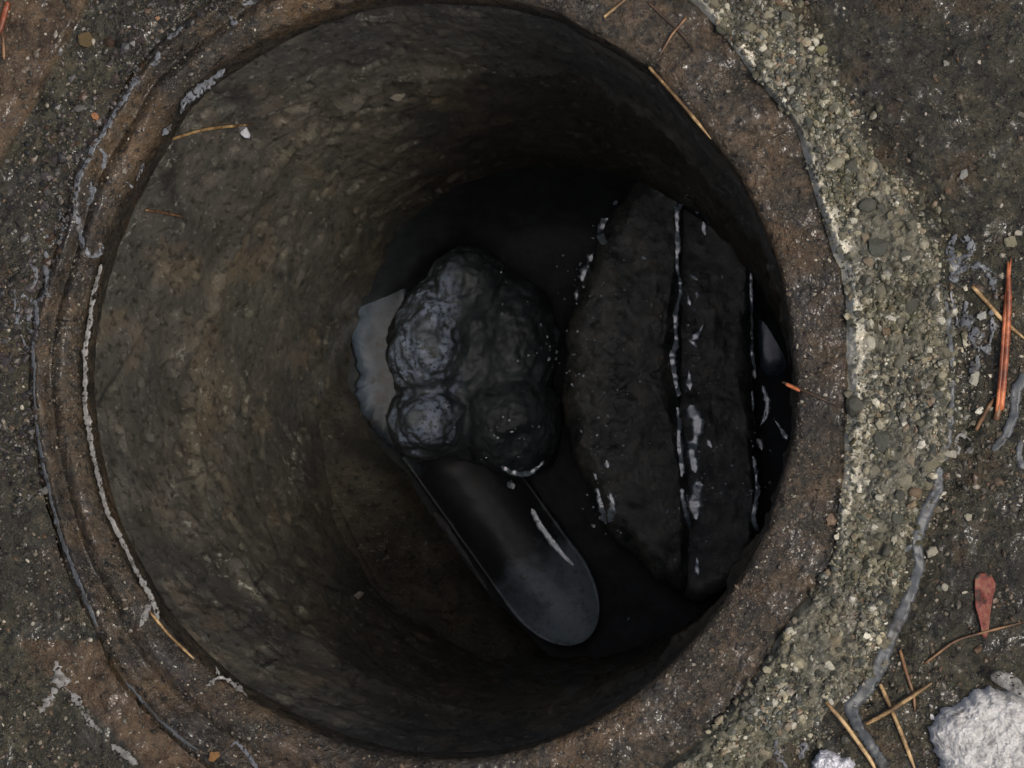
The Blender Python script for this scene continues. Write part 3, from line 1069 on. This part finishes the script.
def streak(branches, z, mat, label, lift=0.0006, dome=0.04, seed=0, wob=0.35, cat='ice'):
    """thin flat ribbons; each branch is [(px, py, width in picture units), ...]"""
    zfn = z if callable(z) else None
    parts = []
    for bi, br in enumerate(branches):
        a_ = np.array(br, float)
        seg = np.hypot(np.diff(a_[:, 0]), np.diff(a_[:, 1]))
        L = np.concatenate([[0], np.cumsum(seg)])
        m = max(6, int(L[-1] / 1.6))
        tt = np.linspace(0, L[-1], m)
        X_, Y_, W_ = [np.interp(tt, L, a_[:, i]) for i in range(3)]
        if m > 12:
            kk = np.hanning(9)[1:-1]
            kk /= kk.sum()
            pad = lambda v: np.concatenate([np.repeat(v[0], 3), v, np.repeat(v[-1], 3)])
            X_, Y_ = np.convolve(pad(X_), kk, 'valid'), np.convolve(pad(Y_), kk, 'valid')
        q = np.stack([X_ * 0.01, Y_ * 0.01, 0 * X_ + bi], -1)
        W_ = W_ * (1.45 if z == 'bottom' else 0.9) * np.clip(1 + wob * 2.6 * fbm(q, 18, 4, 500 + seed + bi, 0.65), 0.2, 2)
        W_ *= np.minimum(1, np.minimum(tt, L[-1] - tt) / 5 + 0.22)
        X_ = X_ + wob * 4.0 * fbm(q, 9, 5, 520 + seed + bi, 0.6)
        Y_ = Y_ + wob * 4.0 * fbm(q, 9, 5, 540 + seed + bi, 0.6)
        if zfn:
            zz = np.full(m, 0.006)
        elif z == 'bottom':
            zz = bottom.z(X_, Y_)
            zp = np.concatenate([[zz[0]] * 3, zz, [zz[-1]] * 3])
            zz = np.median(np.stack([zp[i:i + m] for i in range(7)]), 0) + 0.0008
        else:
            zz = np.full(m, float(z))
        pc = np.array([P(a, b, c)[:2] for a, b, c in zip(X_, Y_, zz)])
        sc = (CP[2] - zz) / CP[2] * MM
        d = np.gradient(pc, axis=0)
        d /= np.linalg.norm(d, axis=1)[:, None] + 1e-9
        nrm = np.stack([-d[:, 1], d[:, 0]], -1)
        off = np.array([-0.5, -0.44, -0.22, 0, 0.22, 0.44, 0.5])
        hh = np.array([-2.5, 0.9, 1, 1, 1, 0.9, -2.5])
        rag = 1 + 0.9 * wob ** 0.5 * np.stack([fbm(q, 70, 3, 580 + seed + bi), fbm(q, 70, 3, 590 + seed + bi)], 1)
        rag = rag[:, [0, 0, 0, 0, 1, 1, 1]]
        XY = pc[:, None, :] + nrm[:, None, :] * (off[None, :] * rag * (W_ * sc)[:, None])[..., None]
        if zfn:
            z0 = zfn(XY[..., 0], XY[..., 1])
            zc_ = z0[:, 3]
            kz = max(3, min(15, (m // 2) * 2 - 1))
            zc_ = np.convolve(np.pad(zc_, kz // 2, mode='edge'), np.ones(kz) / kz, 'valid')[:m]
            z0 = 0.25 * z0 + 0.75 * zc_[:, None] + 0.0003
        else:
            z0 = np.repeat(zz[:, None], 7, 1)
        hmax = np.clip(W_ * sc * dome, 0.0002, 0.0004)
        Z_ = z0 + lift + hmax[:, None] * hh[None, :] + 0.0004 * fbm2(XY[..., 0], XY[..., 1], 400, 3, 560 + seed)
        V_ = np.concatenate([XY, Z_[..., None]], -1)
        parts.append(V_)
    if len(parts) == 1:
        V_ = parts[0]
        return obj('ice_glint_streak', mesh_np('ice_glint_streak', V_.reshape(-1, 3), grid_faces(V_.shape[0], 7)), mat, label=label, cat=cat)
    o0 = parts[0][0, 3]
    e = empty('ice_glint_streak', o0, label, cat)
    for V_ in parts:
        obj('ice_glint_piece', mesh_np('ice_glint_piece', (V_ - o0).reshape(-1, 3), grid_faces(V_.shape[0], 7)), mat, e)
    return e


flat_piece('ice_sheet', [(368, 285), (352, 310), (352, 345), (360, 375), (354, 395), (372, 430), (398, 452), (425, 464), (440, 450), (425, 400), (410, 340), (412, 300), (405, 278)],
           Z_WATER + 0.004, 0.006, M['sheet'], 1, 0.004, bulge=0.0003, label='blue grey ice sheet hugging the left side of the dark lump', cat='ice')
flat_piece('ice_patch', [(757, 240), (757, 300), (758, 340), (760, 372), (772, 380), (788, 372), (792, 335), (784, 290), (772, 245), (762, 228)],
           Z_WATER + 0.006, 0.012, M['sheet'], 2, 0.002, bulge=0.0003, label='dim bluish ice patch between benching and the right shaft wall', cat='ice')

streak([[(683, 192, 6), (677, 215, 4), (677, 270, 3.5), (680, 292, 3.5), (674, 320, 4), (677, 340, 4), (671, 355, 5), (675, 380, 4), (678, 397, 4)],
        [(677, 407, 4), (679, 450, 5), (682, 478, 5)], [(682, 488, 4), (684, 510, 5), (690, 530, 5)]], 'bottom', M['glint_paint'],
       'long thin painted glint line running down the middle of the benching', seed=1)  # this and the next benching ribbons paint glints of light as pale strips
streak([[(690, 404, 6), (699, 425, 8), (691, 452, 6), (696, 474, 5)], [(700, 480, 6), (694, 505, 10), (697, 520, 5)], [(697, 558, 3), (698, 575, 4)],
        [(689, 370, 5), (690, 390, 5)], [(707, 440, 3), (712, 448, 4)]], 'bottom', M['glint_paint'],
       'broad broken painted glint beside the long line on the benching', seed=2)
streak([[(690, 275, 2), (697, 280, 4)], [(688, 297, 3), (690, 306, 4)], [(697, 292, 4), (698, 298, 4)], [(703, 325, 2), (698, 334, 4), (692, 340, 3)], [(690, 340, 4), (697, 347, 2)]],
       'bottom', M['glint_paint'], 'row of tiny painted glint flecks right of the long benching line', seed=3)
streak([[(697, 215, 5), (701, 203, 6), (709, 208, 5)], [(703, 222, 4), (705, 235, 4)]], 'bottom', M['glint_paint'],
       'hooked painted glint near the top end of the benching', seed=4)
streak([[(614, 205, 3), (618, 202, 4)], [(608, 217, 7), (602, 232, 10), (606, 245, 6)], [(595, 252, 6), (589, 265, 9), (582, 282, 4)], [(578, 290, 5), (576, 300, 4)]],
       'bottom', M['glint_paint'], 'chain of painted glints on the upper left edge of the benching', seed=5)
streak([[(748, 205, 6), (749, 214, 3)], [(750, 228, 1.5), (750, 232, 2)], [(750, 243, 3), (751, 300, 3.2), (751, 350, 4), (755, 380, 3)], [(752, 390, 2), (753, 412, 2.5)]],
       'bottom', M['glint_paint'], 'straight painted glint line along the right edge of the benching', seed=6, wob=0.12)
streak([[(762, 384, 3), (768, 405, 4), (766, 418, 4), (760, 426, 3)], [(775, 420, 2), (788, 440, 4)], [(757, 438, 5), (762, 450, 4)], [(753, 455, 3), (757, 490, 5), (753, 515, 3), (758, 540, 6)]],
       'bottom', M['glint_paint'], 'crooked painted glint at the lower right end of the benching', seed=7)
streak([[(596, 487, 3), (603, 510, 5), (606, 524, 6)], [(608, 524, 5), (614, 508, 6), (610, 492, 3)], [(606, 460, 8), (608, 468, 6)], [(594, 474, 5), (596, 480, 4)]],
       'bottom', M['glint_paint'], 'small painted glint loop on the lower left edge of the benching', seed=8)
streak([[(531, 508, 3), (540, 525, 5), (552, 542, 5), (564, 556, 4), (574, 566, 2)]], 'bottom', M['glint_paint'],
       'narrow painted glint along the right side of the grey trough', seed=9, wob=0.1)  # edge highlight of the trough, painted as a pale ribbon
streak([[(434, 512, 7), (446, 527, 7), (458, 545, 5), (472, 566, 3), (488, 590, 2)]], 'bottom', M['ice'],
       'faint lilac grey painted highlight along the left channel edge', seed=10, wob=0.2)  # edge highlight of the channel, put into a grey ribbon
streak([[(500, 466, 3), (515, 473, 5), (530, 472, 6), (545, 460, 3)]], 'bottom', M['glint_paint'],
       'bright curved painted glint rim at the foot of the dark lump', seed=11, wob=0.1)  # bright glint at the lump's foot, painted as a ribbon

fx, fy = [], []
for cx_, cy_, sx_, sy_, n_ in ((583, 290, 10, 25, 26), (575, 360, 8, 45, 18), (600, 440, 18, 45, 16), (640, 380, 35, 90, 30), (695, 340, 9, 70, 30), (690, 500, 9, 35, 26),
                               (512, 440, 24, 22, 22), (545, 345, 10, 14, 14), (605, 505, 10, 20, 14), (715, 470, 18, 60, 16), (760, 480, 8, 30, 16), (500, 300, 22, 30, 8)):
    fx += list(rng.normal(cx_, sx_, n_))
    fy += list(rng.normal(cy_, sy_, n_))
fx, fy = np.array(fx), np.array(fy)
fz = bottom.z(fx, fy)
fp = np.array([P(a, b, c) for a, b, c in zip(fx, fy, fz)])
fs = 0.0007 * np.exp(np.abs(rng.normal(0, 0.55, len(fx))))
chips('glint_flecks', fp[:, 0], fp[:, 1], fz + fs * 0.15, fs, M['glint_paint'], flat=0.4, label='tiny painted glint flecks scattered over benching and lump', cat='glint')  # pale chips that paint small glints on the wet surfaces

streak([[(97, 262, 4), (86, 305, 5), (80, 350, 6), (80, 408, 6), (90, 465, 5), (103, 514, 5), (131, 570, 6), (149, 603, 6), (154, 622, 3)], [(146, 600, 4), (142, 615, 8), (139, 628, 4)]],
       z_top, M['ice_pale'], 'long pale ice line along the left inner lip of the opening', seed=20)
streak([[(30, 338, 5), (33, 380, 3), (34, 420, 3), (42, 470, 3.5), (52, 514, 4), (63, 547, 5), (84, 600, 6), (96, 628, 3)]],
       z_top, M['ice'], 'thin ice line following the outer left side of the ring', seed=21)
streak([[(158, 50, 6), (157, 62, 5), (148, 64, 4)], [(137, 74, 9), (130, 88, 9), (118, 105, 6), (104, 130, 6), (92, 146, 9), (84, 165, 6), (76, 180, 8), (74, 205, 6), (78, 235, 7), (88, 258, 8)],
        [(96, 145, 5), (104, 155, 6), (98, 168, 7)], [(88, 258, 6), (97, 250, 7), (97, 240, 6)], [(88, 180, 5), (90, 195, 8), (84, 205, 6)]],
       z_top, M['ice_lace'], 'branching grey ice vein on the upper left side of the ring', seed=22)
streak([[(222, 66, 5), (208, 78, 9), (190, 90, 11), (180, 98, 6), (176, 112, 4)], [(168, 122, 5), (158, 133, 6)], [(140, 160, 3), (132, 180, 4)], [(122, 180, 3), (128, 185, 4)]],
       z_top, M['ice_lace'], 'patchy grey ice on the upper left inner lip of the opening', seed=23)
streak([[(42, 250, 5), (44, 275, 4), (46, 295, 6), (32, 302, 5), (18, 292, 4), (13, 320, 4), (20, 345, 4), (30, 348, 6)], [(32, 302, 4), (36, 325, 6), (28, 335, 5), (22, 325, 4), (28, 305, 4)],
        [(26, 262, 4), (34, 275, 5), (28, 290, 4)], [(12, 285, 3), (12, 310, 3)]],
       z_top, M['ice_lace'], 'lacy tangle of ice at the far left edge', seed=24, wob=0.8)
streak([[(58, 222, 4), (62, 232, 5), (52, 242, 4), (42, 232, 3)], [(56, 205, 3), (62, 222, 5)]], z_top, M['ice_lace'],
       'small ice squiggle above the lacy tangle on the left', seed=25, wob=0.8)
streak([[(53, 660, 8), (57, 683, 12), (46, 698, 11), (36, 714, 6)], [(60, 688, 6), (75, 700, 7), (84, 718, 7), (100, 734, 5)], [(108, 745, 5), (120, 752, 7), (136, 766, 6)]],
       z_top, M['ice_pale'], 'forked pale ice crust in the lower left corner', seed=26, wob=0.7)
streak([[(123, 682, 2), (140, 702, 4), (155, 718, 4), (180, 740, 3), (198, 752, 2)]], z_top, M['ice'],
       'hairline ice crack across the ring at lower left', seed=27)
streak([[(232, 742, 4), (246, 757, 4), (258, 772, 5)], [(228, 748, 4), (232, 744, 4)]], z_top, M['ice_lace'],
       'short ice dash on the ring near the bottom edge', seed=28)
streak([[(204, 688, 5), (212, 678, 8), (224, 682, 7), (245, 698, 3)], [(212, 668, 4), (216, 680, 6)]], z_top, M['ice_pale'],
       'pale ice knob on the lower left inner lip', seed=29, wob=0.6)
streak([[(940, 466, 8), (938, 490, 12), (926, 512, 14), (916, 540, 13), (920, 565, 11), (911, 595, 13), (895, 630, 15), (880, 665, 17), (866, 692, 18), (850, 708, 15), (860, 730, 11), (874, 750, 12), (888, 772, 15)],
        [(912, 545, 8), (904, 552, 5)]],
       z_top, M['ice'], 'wide grey ice ribbon winding down the outer right edge of the collar', seed=30, lift=0.0008, wob=0.10)
streak([[(946, 300, 6), (951, 340, 6), (953, 370, 5)], [(953, 378, 6), (952, 410, 6), (950, 440, 7), (942, 462, 8)]],
       z_top, M['ice'], 'narrow ice seam between collar and ground on the right', seed=31, lift=0.0006, wob=0.3)
streak([[(956, 232, 9), (950, 250, 7), (958, 262, 12), (970, 255, 7), (974, 240, 8), (960, 236, 6)], [(958, 262, 9), (952, 280, 6), (964, 268, 7), (982, 264, 7), (992, 276, 6), (997, 300, 4)]],
       z_top, M['ice_lace'], 'curling arch of grey ice left of the orange needles', seed=32, lift=0.0012, wob=0.5)
streak([[(965, 300, 8), (968, 322, 9), (980, 345, 10), (988, 350, 8), (994, 330, 5), (990, 308, 5)], [(980, 345, 9), (976, 368, 12), (970, 374, 8)], [(953, 290, 6), (955, 310, 8), (962, 330, 6)]],
       z_top, M['ice_lace'], 'ragged grey ice blob beside the orange needles', seed=33, lift=0.001, wob=0.7)
streak([[(1028, 372, 12), (1016, 392, 11), (1015, 415, 10), (1006, 436, 10), (992, 451, 8)]], z_top, M['ice'],
       'smooth ice tongue below the orange needles', seed=34, lift=0.0006, wob=0.12)
streak([[(960, 455, 5), (956, 442, 5), (962, 433, 5), (971, 438, 5), (972, 450, 5), (964, 454, 5)]], z_top, M['ice_pale'],
       'tiny ring of ice at the collar outer edge', seed=35, wob=0.6)
streak([[(778, 738, 5), (775, 752, 9), (788, 770, 7)], [(806, 742, 8), (800, 760, 6)]], z_top, M['ice_lace'],
       'thin ice scraps at the bottom end of the collar', seed=36, wob=0.6)
streak([[(1022, 440, 6), (1018, 458, 7), (1026, 470, 6)]], z_top, M['ice'], 'ice scrap at the right picture edge below the ice tongue', seed=37)
streak([[(225, 12, 6), (232, 24, 7), (228, 34, 5)], [(165, 38, 3), (182, 24, 4)], [(240, 2, 5), (262, 0, 4)]], z_top, M['ice_lace'],
       'scattered ice flecks on the ground at the top left', seed=38, wob=0.8)

# ------------------------------------------------------------------ snow and ice chunks
def blob(name, outline, z0, hgt, mat, seed, rough=0.004, **kw):
    o_ = poly_resample(outline, z0, 0.0012)
    c_ = o_.mean(0)
    nrm = (o_ - c_) / np.linalg.norm(o_ - c_, axis=1)[:, None]
    q = np.stack([o_[:, 0], o_[:, 1], 0 * o_[:, 0]], -1)
    o_ = o_ + nrm * (0.006 * fbm(q, 110, 5, 600 + seed, 0.7))[:, None]
    f = np.concatenate([np.linspace(0.004, 0.8, 64), np.linspace(0.81, 1, 20), [0.97, 0.9]])
    XY = c_ + (o_ - c_)[:, None, :] * f[None, :, None]
    prof = np.concatenate([np.clip(1 - f[:-2] ** 5, 0, 1) ** 0.55, [-0.35, -0.6]])
    Z_ = z0 + hgt * prof[None, :] + rough * fbm2(XY[..., 0], XY[..., 1], 55, 4, 610 + seed, 0.6) * (prof > 0.05) + rough * 0.75 * fbm2(XY[..., 0], XY[..., 1], 330, 4, 611 + seed, 0.75) * (prof > 0.05)
    V_ = np.concatenate([XY, Z_[..., None]], -1)
    me_ = mesh_np(name, V_.reshape(-1, 3), grid_faces(V_.shape[0], len(f), True))
    return obj(name, me_, mat, **kw)


def mat_snow():
    t = NT('granular_snow')
    fine = t.noise(700, 4, 0.7)
    mid = t.noise(160, 6, 0.7)
    c = t.ramp(mid, [(0.34, (0.42, 0.41, 0.40)), (0.5, (0.70, 0.69, 0.67)), (0.66, (0.84, 0.83, 0.81))])
    c = t.mix(t.ramp(t.noise(90, 2, 0.5, 0, 3), [(0.70, 0.0), (0.76, 0.8)]), c, (0.2, 0.17, 0.15))
    n = t.bump(fine, 0.9, 0.002)
    n = t.bump(mid, 0.8, 0.003, n)
    return t.done(c, 0.6, n, ior=1.31, Subsurface_Weight=0.0)


M['snow'] = mat_snow()
zg = float(z_ground(*[np.array(v) for v in P(985, 740, 0.01)[:2]]))
blob('snow_clump', [(934, 732), (932, 715), (950, 702), (962, 690), (985, 682), (1005, 690), (1030, 705), (1060, 730), (1065, 780), (1040, 815), (985, 820), (945, 800), (930, 775), (938, 760), (930, 745)],
     zg, 0.017, M['snow'], 1, label='granular white snow clump in the lower right corner', cat='snow')
crumbs = []
for k_ in range(46):
    ang_ = rng.uniform(0, 2 * np.pi)
    crumbs.append((992 + 66 * math.cos(ang_) + rng.normal(0, 9), 752 + 66 * math.sin(ang_) + rng.normal(0, 9)))
cp_ = P([c[0] for c in crumbs], [c[1] for c in crumbs], 0.004)
cs_ = 0.0006 * np.exp(np.abs(rng.normal(0, 0.5, len(crumbs))))
chips('snow_crumbs', cp_[:, 0], cp_[:, 1], z_ground(cp_[:, 0], cp_[:, 1]) + cs_ * 0.2, cs_, M['snow'], label='loose snow crumbs around the snow clump', cat='snow')
flat_piece('ice_flake', [(986, 672), (1000, 668), (1016, 676), (1034, 692), (1034, 705), (1020, 697), (1005, 688), (990, 682)], None, 0.002, M['ice_pale'], 7, 0.001,
           zfn=lambda x, y: z_ground(x, y) + 0.010, label='thin grey ice flake behind the snow clump', cat='ice')
zg = float(z_top(*[np.array(v) for v in P(830, 765, 0.01)[:2]]))
M['clear'] = mat_ice('cloudy_ice', (0.14, 0.14, 0.17), (0.75, 0.75, 0.78), 0.12, 1.5, 0.15, 260)
blob('ice_chunk', [(804, 765), (808, 756), (822, 752), (840, 752), (854, 757), (856, 772), (848, 785), (820, 788), (806, 780)], zg, 0.008, M['clear'], 2, 0.003,
     label='small cloudy ice chunk at the bottom edge beside the needle', cat='ice')

# ------------------------------------------------------------------ pine needles and litter
def mat_needle(name, c0, c1):
    return mat_simple(name, [(0.38, tuple(0.5 * v for v in c0)), (0.47, c0), (0.62, c1)], 90, 0.45, 0.3, 0.0004)


M['orange'] = mat_needle('orange_needle', (0.22, 0.055, 0.02), (0.55, 0.17, 0.065))
M['straw'] = mat_needle('straw_needle', (0.17, 0.10, 0.04), (0.50, 0.34, 0.16))
M['brown'] = mat_needle('brown_needle', (0.12, 0.06, 0.028), (0.24, 0.13, 0.06))
M['dkbrown'] = mat_needle('dark_needle', (0.035, 0.02, 0.012), (0.09, 0.05, 0.03))


inside = Caster([shaft, floor_o])


def needle_pts(pts, lift, zend=None):
    a_ = np.array(pts, float)
    seg = np.hypot(np.diff(a_[:, 0]), np.diff(a_[:, 1]))
    L = np.concatenate([[0], np.cumsum(seg)])
    tt = np.linspace(0, L[-1], 18)
    x_, y_ = np.interp(tt, L, a_[:, 0]), np.interp(tt, L, a_[:, 1])
    kk = np.array([1, 2, 3, 2, 1]) / 9
    pad = lambda v: np.concatenate([2 * v[0] - v[2:0:-1], v, 2 * v[-1] - v[-2:-4:-1]])
    x_, y_ = np.convolve(pad(x_), kk, 'valid'), np.convolve(pad(y_), kk, 'valid')
    p_ = P(x_, y_, 0.01)
    zz = z_top(p_[:, 0], p_[:, 1])
    zl = np.linspace(zz[:3].max(), zz[-3:].max(), 18)
    zz = np.maximum(zz, zl)
    zz = np.convolve(np.concatenate([[zz[0]] * 2, zz, [zz[-1]] * 2]), kk, 'valid') + lift
    if zend is not None:
        zz = inside.z(x_, y_) + 0.003 if zend == 'wall' else np.linspace(zend[0], zend[1], 18)
        if zend == 'wall':
            zz = np.polyval(np.polyfit(np.arange(18), zz, 2), np.arange(18)) + 0.001
    p_ = P(x_, y_, 0.0)
    out = np.array([P(a__, b__, c__) for a__, b__, c__ in zip(x_, y_, zz)])
    return out


def needle(pts, w, mat, label, lift=0.001, name='pine_needle', group=None, zend=None, parent=None, ofs=(0, 0, 0), cat='pine needle'):
    p_ = needle_pts(pts, lift, zend)
    f = np.linspace(0, 1, 18)
    rad__ = 0.42 * w * MM * (1 - 0.75 * np.clip((f - 0.75) / 0.25, 0, 1) ** 2) * (0.85 + 0.15 * np.clip(f / 0.1, 0, 1))
    return tube(name, p_, list(rad__), mat, parent, ofs, seg=8, flat=0.75, noise=0.15, seed=int(pts[0][0]),
                label=None if parent else label, cat=None if parent else cat, group=None if parent else group)


b_ = P(1001, 412, 0.018)
fas = empty('needle_bundle', b_, 'bright orange pair of pine needles lying upright at the right edge', 'pine needle')
needle([(1001, 410), (1004, 380), (1007, 345), (1009, 300), (1008, 262)], 7, M['orange'], '', 0.003, 'needle', parent=fas, ofs=b_)
needle([(997, 412), (1000, 385), (1003, 345), (1006, 300), (1011, 258)], 5, M['orange'], '', 0.0026, 'needle', parent=fas, ofs=b_)
needle([(996, 420), (998, 412), (1000, 404)], 8, M['brown'], '', 0.0022, 'sheath', parent=fas, ofs=b_)
needle([(972, 286), (985, 300), (1000, 318), (1026, 340)], 5, M['straw'], 'tan pine needle crossing under the bright orange pair', 0.0012)
needle([(976, 430), (984, 415), (994, 398)], 5, M['brown'], 'short brown needle stub below the bright orange pair', 0.001)
needle([(826, 702), (842, 720), (858, 742), (872, 762), (878, 775)], 5, M['straw'], 'pale curved pine needle on the bottom tip of the collar', 0.002)
needle([(866, 724), (885, 714), (908, 699), (932, 683)], 5, M['straw'], 'straw needle lying crosswise over two others near the snow', 0.0035)
needle([(880, 684), (890, 706), (902, 735), (916, 772)], 5, M['straw'], 'long straw needle running down to the bottom edge near the snow', 0.0018)
needle([(900, 650), (906, 672), (914, 695), (915, 712)], 4, M['brown'], 'dull brown needle above the crossed straw needles', 0.0012)
needle([(649, 67), (664, 84), (684, 106), (711, 139)], 4, M['straw'], 'golden needle lying along the upper right inner lip', 0.0012, zend=(0.001, 0.0015))
needle([(782, 382), (800, 389), (820, 398), (842, 408)], 3.5, M['dkbrown'], 'dark needle lying across the right side of the ring', 0.001)
needle([(786, 384), (792, 387), (800, 391)], 4, M['orange'], 'short orange needle tip poking over the right inner lip', 0.0022)
needle([(604, 17), (615, 8), (628, -3)], 4, M['straw'], 'short straw needle on the ring at the top edge', 0.001)
needle([(648, 2), (662, 16), (680, 32), (690, 45)], 3, M['dkbrown'], 'dark thin needle on the upper right part of the ring', 0.001)
needle([(686, 18), (672, 34), (660, 55)], 3, M['brown'], 'brown needle crossing the dark one on the upper ring', 0.0016)
needle([(8, 2), (3, 20), (-2, 36)], 8, M['orange'], 'orange needle end in the top left corner', 0.0015)
needle([(3, 36), (4, 60)], 4, M['brown'], 'thin brown needle hanging below the orange needle end', 0.001)
needle([(160, 143), (182, 136), (205, 129), (255, 124)], 4, M['straw'], 'straw twig stuck to the upper left shaft wall', 0, zend='wall')
needle([(146, 210), (165, 213), (184, 217)], 3, M['brown'], 'thin brown needle stuck to the left shaft wall', 0, zend='wall')
needle([(150, 612), (168, 634), (194, 659)], 3.5, M['straw'], 'pale needle lying along the lower left inner lip', 0.001, zend=(0.0, 0.0))
needle([(924, 664), (936, 655), (955, 640), (1000, 628), (1024, 622)], 3, M['brown'], 'faint brown needle above the snow clump', 0.001)

# red brown leaf scrap
def leaf(outline, label, mat, seed):
    o_ = poly_resample(outline, 0.015, 0.001)
    c_ = o_.mean(0)
    f = np.linspace(0.01, 1, 10)
    XY = c_ + (o_ - c_)[:, None, :] * f[None, :, None]
    w_ = XY[..., 0] - c_[0]
    Z_ = z_ground(XY[..., 0] * 0 + c_[0], XY[..., 1]) + 0.0022 + 30.0 * w_ ** 2 + 0.0012 * fbm2(XY[..., 0], XY[..., 1], 140, 3, 700 + seed)
    V_ = np.concatenate([XY, Z_[..., None]], -1)
    V2 = np.concatenate([V_, V_[:, ::-1] - np.array([0, 0, 0.0005])], 1)
    me_ = mesh_np('leaf', V2.reshape(-1, 3), grid_faces(V2.shape[0], 20, True))
    return obj('leaf_scrap', me_, mat, label=label, cat='leaf')


M['leaf'] = mat_simple('red_leaf', [(0.38, (0.03, 0.016, 0.010)), (0.5, (0.17, 0.036, 0.025)), (0.62, (0.20, 0.085, 0.05))], 190, 0.6, 0.8, 0.0012)
leaf([(973, 582), (981, 570), (990, 574), (1000, 582), (994, 598), (992, 616), (990, 640), (985, 645), (982, 622), (975, 604), (979, 592)], 'red brown tapering leaf scrap lying above the snow clump', M['leaf'], 1)

# single pebbles that stand out
def pebble(px, py, size, c, label, zfn=z_top, z=None, sq=0.8):
    me_ = rock_mesh('pebble', 2, int(px * 7 + py), (1, sq, 0.6), 0.62)
    c0 = tuple(v * 0.35 for v in c)
    me_.materials.append(mat_simple('pebble_' + str(int(px)), [(0.35, c0), (0.6, c)], 420, 0.5, 0.8, 0.0012))
    if z is not None:
        z = float(inside.z(px, py)[0])
    p_ = P(px, py, 0.01 if z is None else z)
    zz = float(zfn(np.array(p_[0]), np.array(p_[1]))) if z is None else z
    o = obj('pebble', me_, None, label=label, cat='pebble')
    s = size * 0.5 * MM * (1.2 - zz) / 1.2
    o.location = (p_[0], p_[1], zz + s * 0.25)
    o.scale = (s, s, s)
    o.rotation_euler = (0.2, 0.1, (px * 1.7) % 6.28)
    return o


pebble(90, 113, 10, (0.55, 0.25, 0.11), 'small orange pebble beside the upper left ice vein')
pebble(81, 36, 19, (0.17, 0.12, 0.055), 'tan mossy pebble in the upper left rubble')
pebble(211, 757, 13, (0.36, 0.19, 0.07), 'amber pebble on the ring at the bottom left')
pebble(152, 14, 6, (0.5, 0.3, 0.16), 'tiny tan pebble at the top left edge')
pebble(822, 47, 13, (0.36, 0.34, 0.18), 'pale yellow green pebble on the dark ground at the top right')
pebble(965, 173, 11, (0.42, 0.42, 0.38), 'light grey pebble on the ground at the upper right')
pebble(947, 62, 7, (0.45, 0.42, 0.35), 'small cream pebble on the dark ground near the top right')
pebble(976, 378, 16, (0.62, 0.60, 0.48), 'cream pebble at the tip of the ragged ice blob', sq=0.65)
pebble(983, 315, 11, (0.55, 0.55, 0.50), 'whitish pebble inside the ragged ice blob')
pebble(933, 553, 14, (0.52, 0.48, 0.36), 'cream angular pebble just right of the wide ice ribbon')
pebble(969, 517, 10, (0.58, 0.54, 0.40), 'cream square pebble on the dark mud right of the collar')
pebble(945, 588, 10, (0.55, 0.52, 0.40), 'flat cream pebble on the mud left of the leaf scrap')
pebble(953, 454, 11, (0.58, 0.54, 0.44), 'pale pebble at the collar foot under the tiny ice ring')
pebble(833, 520, 15, (0.40, 0.28, 0.19), 'pinkish tan pebble at the joint of ring and collar')
pebble(885, 665, 11, (0.30, 0.28, 0.22), 'grey pebble beside the wide ice ribbon bend')
pebble(1012, 240, 16, (0.36, 0.33, 0.22), 'khaki pebble at the top end of the bright orange pair')
pebble(397, 96, 21, (0.30, 0.27, 0.21), 'pale stone bulging from the top shaft wall', z=-0.14, sq=0.5)
pebble(245, 131, 20, (0.75, 0.78, 0.85), 'white ice crumb at the end of the straw twig', z=-0.045, sq=0.5)
pebble(357, 597, 18, (0.42, 0.38, 0.33), 'pale chip embedded in the lower left shaft floor', z=-0.62, sq=0.4)

print('objects', len(bpy.data.objects))
